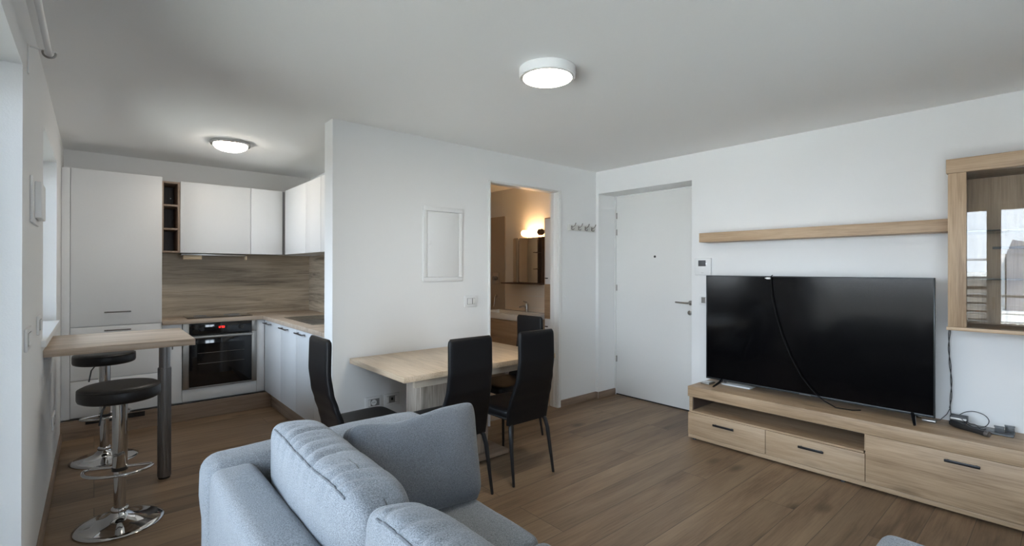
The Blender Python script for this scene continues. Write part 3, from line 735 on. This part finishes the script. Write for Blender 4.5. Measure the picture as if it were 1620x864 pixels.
def knife_pillow(loc, wdt, hgt, thk, rot, label):
    t_ = bmesh.new(); n = 44
    def P(u, v, s_):
        pin = 1-.055*(1-v*v)*0-.0
        ed = max(0, (1-abs(u)**2.6)*(1-abs(v)**2.6))**.32
        X = u*wdt/2*(1-.05*(1-abs(u))*0)*(1-.045*(1-v*v)*abs(u)**4); Z = v*hgt/2*(1-.07*(1-u*u)*abs(v)**4)
        k_ = 1-.075*(abs(u)*abs(v))**7
        if s_ > 0: k_ *= 1+.26*ed*(1-ed)
        X *= k_; Z *= k_; X += .055*v
        Y = s_*thk/2*ed+.006*noise.noise(Vector((u*2.5, v*2.5, s_*3)))*ed
        rad = math.sin(math.atan2(v-1, u-.15)*16)*.004*gauss(((u-.15)**2+(v-1)**2)**.5*3.2)*ed
        rad += math.sin(u*14+v*6)*.0035*max(0, v)**2*ed
        # slightly sagging top edge towards the left corner
        Z -= .025*gauss((u+.35)*2.2)*max(0, v)
        return Vector((X, Y-s_*0+rad, Z))
    g_ = {}
    for s_ in (1, -1):
        for i in range(n+1):
            for j in range(n+1):
                edge = i in (0, n) or j in (0, n)
                key = (0 if edge else s_, i, j)
                if key in g_: continue
                u = -math.cos(PI*i/n); v = -math.cos(PI*j/n); g_[key] = t_.verts.new(P(u, v, 0 if edge else s_))
    for s_ in (1, -1):
        for i in range(n):
            for j in range(n):
                q = []
                for (a, b_) in ((i, j), (i+1, j), (i+1, j+1), (i, j+1)):
                    e = a in (0, n) or b_ in (0, n); q.append(g_[(0 if e else s_, a, b_)])
                t_.faces.new(q if s_ == -1 else q[::-1])
    t_.transform(rot)
    r = thing('scatter_cushion', label, 'cushion', loc)
    obj('cover', MB().merge(t_), 'sofa_fabric_shaded', r, world=False, smooth=180)
    per = []
    for i in range(n): per.append(P(-math.cos(PI*i/n), 1, 0))
    for i in range(n): per.append(P(1, math.cos(PI*i/n), 0))
    for i in range(n): per.append(P(math.cos(PI*i/n), -1, 0))
    for i in range(n): per.append(P(-1, -math.cos(PI*i/n), 0))
    obj('seam', MB().tube([rot @ p_ for p_ in per], .0034, 8, closed=True), 'seam_thread', r, world=False, smooth=60)
    return r
rot = Matrix.Rotation(math.radians(-4), 4, 'Z') @ Matrix.Rotation(math.radians(-36), 4, 'X') @ Matrix.Rotation(math.radians(0), 4, 'Y')
knife_pillow((1.005, 1.775, .600), .60, .425, .205, rot, 'large square cushion in sofa grey darkened for shade, leaning in the corner against the sofa arm')

# ------------------------------------------------------------------ TV unit
UX = 3.73
t = thing('tv_cabinet', 'long low oak effect TV cabinet with black handles along the right wall', 'cabinet', (3.93, 1.02, 0))
YL, YR_ = 2.088, -.05
obj('top_board', B(UX, XR-.002, YR_, YL+.004, .3535, .4375, .002), 'tv_oak', t)
bd = MB(); bd.box(UX+.02, XR-.002, YL-.026, YL, .045, .3525); bd.box(UX+.02, XR-.002, YR_, YR_+.02, .045, .3525); bd.box(UX+.02, XR-.02, .860, .880, .24, .3525)
bd.box(UX+.004, XR-.002, .880, YL-.0265, .226, .2395); bd.box(XR-.02, XR-.002, YR_+.02, YL-.026, .045, .3525); bd.box(UX+.02, XR-.02, YR_+.02, YL-.026, .0455, .06)
obj('body', bd, 'tv_oak', t)
obj('niche_lining', MB().box(XR-.026, XR-.0205, .881, YL-.027, .24, .352).box(UX+.03, XR-.027, YL-.031, YL-.0265, .24, .352), 'niche_dark', t)
d = obj('drawer', B(UX, UX+.018, 1.480, YL, .047, .2235, .0015), 'tv_oak', t)
def flat_handle(y0, y1, z): return MB().box(UX-.024, UX-.014, y0, y1, z-.008, z+.008, .003).box(UX-.014, UX, y0+.012, y0+.022, z-.005, z+.005).box(UX-.014, UX, y1-.022, y1-.012, z-.005, z+.005)
obj('handle', flat_handle(1.705, 1.87, .168), 'black_metal', d)
d = obj('drawer', B(UX, UX+.018, .873, 1.477, .047, .2235, .0015), 'tv_oak', t)
obj('handle', flat_handle(1.10, 1.256, .170), 'black_metal', d)
d = obj('flap_door', B(UX, UX+.018, YR_+.001, .870, .047, .3515, .0015), 'tv_oak', t)
obj('handle', flat_handle(.338, .49, .305), 'black_metal', d)
obj('base_strip', B(UX+.002, XR-.002, YR_, YL, .016, .044, .001), 'tv_oak', t)
for (x, y) in ((UX+.03, YL-.04), (UX+.03, 1.0), (UX+.03, YR_+.04), (XR-.05, YL-.04), (XR-.05, YR_+.04)):
    obj('foot', MB().cyl((x, y, 0), (x, y, .016), .014, 14), 'smoky_plastic', t)

# ------------------------------------------------------------------ television
TX = 3.93
t = thing('television', 'large black flat television standing on the oak TV cabinet', 'television', (3.95, 1.3, .4375))
ty0, ty1, tz0, tz1 = .560, 2.037, .483, 1.352
bz = MB(); e = .007
bz.box(TX, TX+.022, ty0, ty0+e, tz0, tz1, .002); bz.box(TX, TX+.022, ty1-e, ty1, tz0, tz1, .002); bz.box(TX, TX+.022, ty0+e, ty1-e, tz1-e, tz1, .002); bz.box(TX, TX+.022, ty0+e, ty1-e, tz0, tz0+.014, .002)
obj('bezel', bz, 'dark_bezel', t)
obj('screen', B(TX+.003, TX+.018, ty0+e, ty1-e, tz0+.014, tz1-e), 'tv_screen', t)
obj('rear_housing', MB().box(TX+.0185, TX+.03, ty0+.004, ty1-.004, tz0+.004, tz1-.004, .002).box(TX+.03, TX+.08, ty0+.12, ty1-.12, tz0+.02, tz1-.30, .012), 'black_plastic', t)
for (y, s_) in ((1.905, 1), (.665, -1)):
    ft = MB(); ft.tube([(3.832, y+s_*.022, .4435), (3.90, y+.004*s_, .470), (TX+.01, y-.004*s_, .490)], [.006, .009, .013], 10)
    ft.tube([(TX+.012, y-.004*s_, .490), (3.99, y+.004*s_, .466), (4.06, y+s_*.015, .4435)], [.012, .009, .006], 10)
    f = obj('foot', ft, 'black_gloss', t)
    obj('foot_trim', MB().tube([(3.834, y+s_*.022-.007, .4415), (3.90, y+.004*s_-.010, .467), (TX+.004, y-.004*s_-.014, .486)], [.0025, .003, .003], 6), 'chrome', f)
obj('logo_plate', B(TX-.001, TX+.001, 1.245, 1.32, tz0+.003, tz0+.009), 'handle_metal', t)
# cable hanging over the screen
tag(obj('cable', MB().tube([(3.945, 1.512, 1.358), (3.924, 1.512, 1.352), (3.917, 1.514, 1.30), (3.914, 1.505, 1.20), (3.914, 1.475, 1.05), (3.914, 1.43, .90), (3.914, 1.375, .76), (3.914, 1.30, .62), (3.913, 1.24, .545), (3.911, 1.20, .505), (3.905, 1.15, .474), (3.903, 1.08, .4435), (3.92, .99, .4425), (3.96, .95, .4425)], .0038, 8), 'cable_black'), 'thin black cable hanging down over the front of the television screen', 'cable')
t = thing('cable_clip', 'small white plug clip on the top edge of the television', 'plug', (3.925, 1.525, 1.33))
obj('clip_body', MB().box(3.912, 3.929, 1.518, 1.546, 1.328, 1.343, .003), 'white_plastic', t)
obj('metal_tip', MB().box(3.914, 3.926, 1.546, 1.556, 1.331, 1.340, .001), 'chrome', t)
# things near the left foot
t = thing('remote_box', 'small flat silver box under the left edge of the television', 'box', (3.93, 2.03, .4375))
obj('case', B(3.88, 3.99, 1.985, 2.06, .438, .452, .004), 'satin_steel', t); obj('lid_strip', B(3.90, 3.97, 1.995, 2.05, .4525, .455, .001), 'paper', t)
tag(obj('paper_booklet', MB().box(3.985, 4.11, 1.70, 1.93, .438, .450, .002), 'paper'), 'white paper booklet lying behind the television near its left foot', 'booklet')

# ------------------------------------------------------------------ things right of the television
def tw(y, x, ph, z0, z1, n=50, a=.004):
    return [(x, y+a*.8*math.sin(ph+k*.33)+.006*math.sin(k*.13), z0+(z1-z0)*k/n) for k in range(n+1)]
mb = MB(); mb.tube(tw(.515, 4.125, 0, 1.05, .52), .0022, 6); mb.tube(tw(.515, 4.131, PI, 1.05, .52), .0022, 6)
mb.tube([(4.125, .515, .52), (4.12, .53, .48), (4.10, .56, .4405), (4.05, .60, .4405)], .0022, 6); mb.tube([(4.131, .515, .52), (4.12, .51, .48), (4.10, .50, .4405), (4.07, .46, .4405)], .0022, 6)
tag(obj('lamp_wire', mb, 'black_plastic'), 'twisted black wire hanging from the display cabinet down the white wall', 'wire')
t = thing('power_adapter', 'black power adapter box with silver front behind the black hand tool', 'adapter', (4.06, .475, .4375))
obj('housing', B(4.03, 4.09, .425, .505, .4655, .500, .004), 'black_plastic', t); obj('label_strip', B(4.027, 4.031, .428, .502, .470, .488, .001), 'satin_steel', t)
obj('stand_block', B(4.04, 4.085, .435, .495, .438, .465, .002), 'black_plastic', t)
tag(obj('adapter_plug', MB().box(3.995, 4.03, .565, .635, .438, .452, .004), 'satin_steel'), 'small silver plug lying by the right foot of the television', 'adapter')
t = thing('hand_tool', 'black elongated hand tool with round end lying on the TV cabinet', 'hand tool', (3.95, .4, .4375))
obj('handle', MB().tube([(4.02, .500, .462), (4.005, .49, .462), (3.985, .465, .460), (3.965, .44, .457), (3.94, .40, .455), (3.915, .355, .455), (3.905, .335, .455)], [.008, .020, .022, .018, .014, .015, .017], 18), 'black_plastic', t)
obj('end_cap', MB().tube([(3.905, .335, .455), (3.897, .318, .455)], [.0175, .0165], 18), 'handle_metal', t)
t = thing('charging_plate', 'flat smoky grey plate with two upright clips on the TV cabinet', 'stand', (4.06, .33, .4375))
obj('plate', B(3.99, 4.12, .225, .43, .438, .446, .002), 'smoky_plastic', t)
for (x, y) in ((4.035, .285), (4.09, .245)): obj('clip', MB().box(x-.003, x+.004, y-.018, y+.022, .4465, .478, .001).box(x-.014, x+.004, y-.020, y+.024, .478, .483, .001), 'smoky_plastic', t)
lp = [(4.08, .47, .495), (4.09, .44, .52), (4.10, .40, .530), (4.10, .355, .518), (4.09, .335, .490), (4.07, .345, .462), (4.05, .37, .4505), (4.03, .40, .4505), (4.02, .43, .470), (4.02, .45, .492)]
def smooth_path(p, n=6):
    p = [Vector(q) for q in p]; out = []
    for i in range(len(p)-1):
        a, b_, c_, d_ = p[max(0, i-1)], p[i], p[i+1], p[min(len(p)-1, i+2)]
        for k in range(n):
            u = k/n; out.append(.5*((2*b_)+(c_-a)*u+(2*a-5*b_+4*c_-d_)*u*u+(3*b_-a-3*c_+d_)*u**3))
    return out+[p[-1]]
mb = MB(); mb.tube(smooth_path(lp), .0022, 6)
mb.tube(smooth_path([(4.03, .43, .48), (4.0, .41, .475), (3.99, .385, .476), (4.01, .36, .4505), (4.05, .345, .4505)]), .0022, 6)
tag(obj('cable', mb, 'black_plastic'), 'looped thin black cable lying between the adapter and the smoky plate', 'cable')

# ------------------------------------------------------------------ wall shelf and display cabinet
t = thing('wall_shelf', 'long narrow oak effect wall shelf above the television', 'shelf', (4.05, 1.3, 1.64))
obj('shelf_board', B(3.97, XR-.001, .487, 2.122, 1.6375, 1.716, .002), 'tv_oak', t)
GX = 3.80
t = thing('display_cabinet', 'oak effect wall display cabinet with a glass door at the right edge', 'cabinet', (3.97, .1, 1.05))
cy0, cy1 = -.42, .484
obj('top_board', B(GX-.004, XR-.002, cy0-.006, cy1+.008, 1.967, 2.050, .002), 'tv_oak', t)
obj('bottom_board', B(GX-.004, XR-.002, cy0-.006, cy1+.006, 1.048, 1.068, .002), 'tv_oak', t)
obj('side_panel', B(GX+.02, XR-.002, cy1-.018, cy1, 1.069, 1.966), 'tv_oak_v', t); obj('side_panel', B(GX+.02, XR-.002, cy0, cy0+.018, 1.069, 1.966), 'tv_oak_v', t)
obj('front_post', B(GX, GX+.019, .404, cy1, 1.069, 1.966, .001), 'tv_oak_v', t); obj('front_post', B(GX, GX+.019, cy0, -.34, 1.069, 1.966, .001), 'tv_oak_v', t)
obj('back_panel', B(XR-.014, XR-.0025, cy0+.018, cy1-.018, 1.069, 1.966), 'tv_oak_v', t)
dg = obj('glass_door', B(GX+.004, GX+.010, -.338, .402, 1.071, 1.963), 'cabinet_glass', t)
for z in (1.345, 1.62): obj('glass_shelf', B(GX+.03, XR-.016, cy0+.02, cy1-.02, z, z+.008), 'shelf_glass', t)
obj('shelf_light_clip', B(GX+.030, GX+.045, -.30, .300, 1.518, 1.532, .002), 'black_plastic', t)

# ------------------------------------------------------------------ wall items
# access panel on the partition
t = thing('access_panel', 'white rectangular metal access panel on the partition wall', 'access panel', (2.18, YP-.01, 1.30))
fr = MB(); a0, a1, z0, z1 = 1.993, 2.376, 1.300, 1.912
fr.box(a0, a1, YP-.012, YP-.0005, z1-.036, z1, .003); fr.box(a0, a1, YP-.012, YP-.0005, z0, z0+.036, .003); fr.box(a0, a0+.038, YP-.012, YP-.0005, z0+.036, z1-.036, .003); fr.box(a1-.036, a1, YP-.012, YP-.0005, z0+.036, z1-.036, .003)
obj('frame', fr, 'white_plastic', t)
d = obj('door', B(a0+.040, a1-.038, YP-.009, YP-.0005, z0+.038, z1-.040, .002), 'white_plastic', t)
obj('latch', MB().lathe([(0, 0), (.016, 0), (.015, -.004), (.008, -.005), (0, -.005)], (2.062, YP-.009, 1.612), 24, 'Y'), 'white_plastic', d)
def plate(name, label, cat, c, wdt, hgt, nrm, modules, mat='white_plastic', grp=None):
    """wall plate; c centre, nrm '-Y', '+X' or '-X'"""
    ang = {'-Y': 0, '+X': PI/2, '-X': -PI/2}[nrm]
    t = thing(name, label, cat, c, ang, grp)
    fr = MB(); fr.box(-wdt/2, wdt/2, -.010, -.0003, -hgt/2, hgt/2, .003)
    cp = obj('cover_plate', fr, mat, t, world=False)
    obj('shadow_joint', MB().box(-wdt/2+.022, wdt/2-.022, -.0103, -.0099, -.0262, .0262), 'facade_grey', cp, world=False)
    for mdl in modules:
        k, x, sz = mdl
        if k == 'rocker': obj('rocker', MB().box(x-sz/2, x+sz/2, -.0135, -.010, -.024, .024, .0015), mat, t, world=False)
        if k == 'blank': obj('insert', MB().box(x-sz/2, x+sz/2, -.0115, -.010, -.024, .024, .001), 'trim_white', t, world=False)
        if k == 'socket':
            s_ = obj('socket_insert', MB().lathe([(0, -.0105), (.017, -.0105), (.0185, -.0125), (.021, -.0125), (.0215, -.0102)], (x, 0, 0), 28, 'Y'), mat, t, world=False)
            obj('socket_holes', MB().cyl((x-.007, -.0106, 0), (x-.007, -.0113, 0), .003, 10).cyl((x+.007, -.0106, 0), (x+.007, -.0113, 0), .003, 10), 'dark_gap', s_, world=False)
        if k == 'jack': obj('jack', MB().box(x-.008, x+.008, -.0125, -.0100, -.008, .012, .001), 'dark_gap', t, world=False)
    return t
plate('light_switch', 'white light switch on the partition wall beside the bathroom doorway', 'switch', (2.467, YP, 1.125), .13, .10, '-Y', [('rocker', -.015, .048), ('blank', .030, .024)])
plate('wall_socket', 'left white power socket low on the partition wall under the dining table', 'socket', (1.577, YP, .408), .132, .088, '-Y', [('socket', .0, .04), ('blank', -.034, .018)])
plate('wall_socket', 'right white antenna socket low on the partition wall under the dining table', 'socket', (1.724, YP, .408), .128, .088, '-Y', [('jack', .0, .04), ('blank', -.034, .018), ('blank', .034, .018)])
plate('light_switch', 'white switch on the window wall near the balcony door edge', 'switch', (XL, 2.78, 1.115), .17, .092, '+X', [('rocker', -.03, .045), ('rocker', .03, .045)])
plate('light_switch', 'white switch on the window wall just before the kitchen window sill', 'switch', (XL, 3.30, 1.127), .15, .09, '+X', [('rocker', 0, .045)])
plate('wall_socket', 'white socket low on the window wall under the bar table', 'socket', (XL, 4.42, .395), .20, .09, '+X', [('socket', 0, .04)])
plate('light_switch', 'white switch on the right wall peeking out beside the television', 'switch', (XR, 2.15, 1.127), .125, .088, '-X', [('rocker', .02, .045)])
# thermostat
t = thing('thermostat', 'white wall thermostat with dark display above the left television corner', 'thermostat', (XR, 2.172, 1.428), -PI/2)
obj('housing', MB().box(-.076, .076, -.024, -.0005, -.0745, .0745, .005), 'white_plastic', t, world=False)
obj('display', MB().box(-.040, .030, -.0258, -.0245, .003, .056, .001), 'smoky_plastic', t, world=False)
obj('indicator', MB().lathe([(0, -.0265), (.004, -.0262), (.004, -.0245)], (.034, 0, .025), 14, 'Y'), 'glow_dot', t, world=False)
obj('logo_mark', MB().box(-.014, .012, -.0246, -.0243, -.057, -.053), 'cabinet_edge', t, world=False)
# white box on the window wall
t = thing('wall_intercom', 'white box with open frame on the window wall between the windows', 'intercom', (XL, 3.1, 1.61))
obj('back_plate', B(XL+.0005, XL+.010, 2.90, 3.22, 1.600, 1.800, .002), 'white_plastic', t)
obj('cover', B(XL+.010, XL+.032, 2.975, 3.20, 1.625, 1.785, .003), 'white_plastic', t)
# coat hooks
t = thing('coat_rack', 'white coat rack with four silver double hooks in the corner by the entrance door', 'coat rack', (3.905, YP, 1.80))
obj('backboard', B(3.692, 4.118, YP-.016, YP-.0005, 1.805, 1.866, .003), 'rack_white', t)
for k in range(4):
    x = 3.745+k*.106; hk = MB()
    hk.box(x-.010, x+.010, YP-.018, YP-.014, 1.815, 1.856, .002)
    hk.tube([(x, YP-.016, 1.840), (x, YP-.035, 1.840), (x+.0, YP-.060, 1.856), (x+.0, YP-.072, 1.880)], [.0045, .0045, .0045, .006], 8)
    hk.tube([(x, YP-.016, 1.826), (x, YP-.030, 1.812), (x, YP-.042, 1.812), (x, YP-.048, 1.826)], [.004, .004, .004, .005], 8)
    obj('hook', hk, 'satin_steel', t)
tag(obj('door_stopper', MB().lathe([(0, 0), (.012, 0), (.011, -.006), (0, -.008)], (3.665, YP-.0005, 1.125), 16, 'Y'), 'white_plastic'), 'small white round button on the wall right of the bathroom doorway', 'wall button')
# curtain rod
t = thing('curtain_rod', 'white curtain rod on a metal bracket above the balcony doors', 'curtain rod', (-.13, 1.2, 2.3))
obj('rod', MB().cyl((-.146, 2.80, 2.296), (-.146, -1.5, 2.296), .0105, 20), 'white_plastic', t)
for y in (2.79, .7, -1.4):
    b_ = MB(); b_.box(XL+.0003, XL+.006, y-.012, y+.012, 2.197, 2.318, .002); b_.tube([(XL+.004, y, 2.312), (-.17, y, 2.308), (-.12, y, 2.306)], .004, 8)
    br = obj('bracket', b_, 'trim_white', t)
    obj('cradle', MB().tube([(-.146+.020*math.cos(a*PI/10), y, 2.300+.020*math.sin(a*PI/10)) for a in range(-11, 2)], .004, 8), 'satin_steel', br)

# ------------------------------------------------------------------ bathroom
BW = XR
struct('wall_tiles', B(BW-.012, BW-.0005, 4.95, 6.09, .02, 2.11), 'bath_tile', smooth=0)
tl = MB()
for k in range(6): tl.box(BW-.004, BW-.0005, 4.14, 4.949, .32+k*.15, .467+k*.15, .001)
struct('wall_tiles_basin', tl, 'bath_wall', smooth=0)
t = thing('bathroom_cabinet', 'tall white bathroom cabinet with wooden side seen through the doorway', 'cabinet', (4.02, 3.95, .3))
obj('body', B(3.90, BW-.001, 3.68, 3.955, .30, 1.99, .002), 'bath_oak', t)
for (z0, z1) in ((1.235, 1.975), (.36, .84)):
    d = obj('door', B(3.88, 3.899, 3.685, 3.928, z0, z1, .002), 'white_lacquer', t)
    obj('handle', MB().box(3.862, 3.872, 3.87, 3.91, (z0+.06 if z0 > 1 else z1-.09), (z0+.072 if z0 > 1 else z1-.078), .002).box(3.872, 3.88, 3.886, 3.894, (z0+.062 if z0 > 1 else z1-.088), (z0+.07 if z0 > 1 else z1-.08)), 'black_metal', d)
t = thing('mirror_cabinet', 'bathroom mirror cabinet with dark frame and small side shelves above the basin', 'mirror cabinet', (4.08, 4.36, 1.22))
MX = 4.0
obj('body', B(MX+.012, BW-.002, 4.175, 4.62, 1.236, 1.79, .002), 'brown_plastic', t)
obj('mirror_door', B(MX, MX+.011, 4.175, 4.505, 1.24, 1.785, .001), 'mirror', t)
obj('mirror_door', B(MX, MX+.011, 4.515, 4.62, 1.24, 1.785, .001), 'mirror', t)
obj('dark_side', B(MX, BW-.002, 4.095, 4.108, 1.236, 1.79, .001), 'brown_plastic', t)
obj('side_back', B(BW-.02, BW-.002, 4.108, 4.175, 1.236, 1.79), 'brown_plastic', t)
for z in (1.40, 1.60): obj('side_shelf', B(MX-.03, BW-.021, 4.108, 4.22, z, z+.008), 'brown_plastic', t)
obj('lower_shelf', B(MX-.02, BW-.002, 4.095, 4.84, 1.218, 1.234, .002), 'brown_plastic', t)
t = thing('mirror_lamp', 'glowing tube lamp with brown end cap above the bathroom mirror', 'wall lamp', (4.05, 4.28, 1.85))
obj('tube', MB().tube([(4.06, 4.50, 1.85), (4.06, 4.49, 1.85), (4.06, 4.21, 1.85)], [.030, .036, .036], 28), 'bath_tube', t)
obj('end_cap', MB().cyl((4.06, 4.209, 1.85), (4.06, 4.16, 1.85), .038, 28), 'brown_plastic', t)
obj('end_cap', MB().cyl((4.06, 4.501, 1.85), (4.06, 4.507, 1.85), .030, 28), 'brown_plastic', t)
obj('wall_mount', B(4.09, BW-.001, 4.16, 4.42, 1.845, 1.875, .002), 'satin_steel', t)
t = thing('washbasin', 'white ceramic washbasin on a wooden vanity in the bathroom', 'washbasin', (3.95, 4.6, .8))
ws = MB(); ws.box(3.70, BW-.001, 4.14, 4.18, .80, .872, .006); ws.box(3.70, BW-.001, 4.96, 5.0, .80, .872, .006); ws.box(3.70, 3.735, 4.18, 4.96, .80, .872, .006); ws.box(4.05, BW-.001, 4.18, 4.96, .80, .872, .006); ws.box(3.735, 4.05, 4.18, 4.96, .80, .82)
obj('basin', ws, 'ceramic', t)
v = obj('vanity', B(3.72, BW-.013, 4.15, 4.99, .36, .799, .002), 'bath_oak', t)
obj('drawer', B(3.702, 3.719, 4.155, 4.985, .585, .79, .002), 'bath_oak', v); obj('drawer', B(3.702, 3.719, 4.155, 4.985, .365, .58, .002), 'bath_oak', v)
t = thing('basin_tap', 'chrome mixer tap on the bathroom washbasin', 'tap', (4.08, 4.46, .872))
obj('body', MB().lathe([(0, 0), (.024, 0), (.022, .09), (.02, .10), (0, .10)], (4.09, 4.46, .8725), 24), 'chrome', t)
obj('spout', MB().tube([(4.09, 4.46, .93), (4.03, 4.46, .945), (3.97, 4.46, .935)], .011, 12), 'chrome', t)
obj('lever', MB().tube([(4.09, 4.46, .972), (4.09, 4.46, .99), (4.03, 4.46, 1.005)], .008, 10), 'chrome', t)
t = thing('shower_mixer', 'square chrome shower mixer plate on the bathroom wall', 'shower mixer', (4.13, 5.15, 1.2))
obj('plate', B(BW-.022, BW-.012, 5.06, 5.20, 1.20, 1.36, .006), 'chrome', t); obj('knob', MB().lathe([(0, 0), (.03, 0), (.028, .04), (0, .042)], (BW-.022, 5.13, 1.28), 24, '-X'), 'handle_metal', t)
t = thing('hand_shower', 'chrome hand shower hanging below the shower mixer', 'shower head', (4.12, 5.12, .9))
obj('handle', MB().tube([(BW-.015, 5.12, 1.04), (BW-.04, 5.12, 1.03), (BW-.05, 5.13, .90)], [.010, .011, .009], 12), 'chrome', t)
obj('holder', MB().cyl((BW-.012, 5.12, 1.04), (BW-.03, 5.12, 1.04), .018, 16), 'chrome', t)
t = thing('towel_radiator', 'white ladder towel radiator mirrored in the bathroom mirror', 'radiator', (2.55, 5.75, .8))
for y in (5.50, 6.02): obj('upright', MB().cyl((2.56, y, .8), (2.56, y, 2.0), .016, 12), 'white_plastic', t)
for g0, n_ in ((.86, 6), (1.22, 7), (1.62, 7)):
    for k in range(n_): obj('rung', MB().cyl((2.575, 5.5, g0+k*.045), (2.575, 6.02, g0+k*.045), .010, 8), 'white_plastic', t)
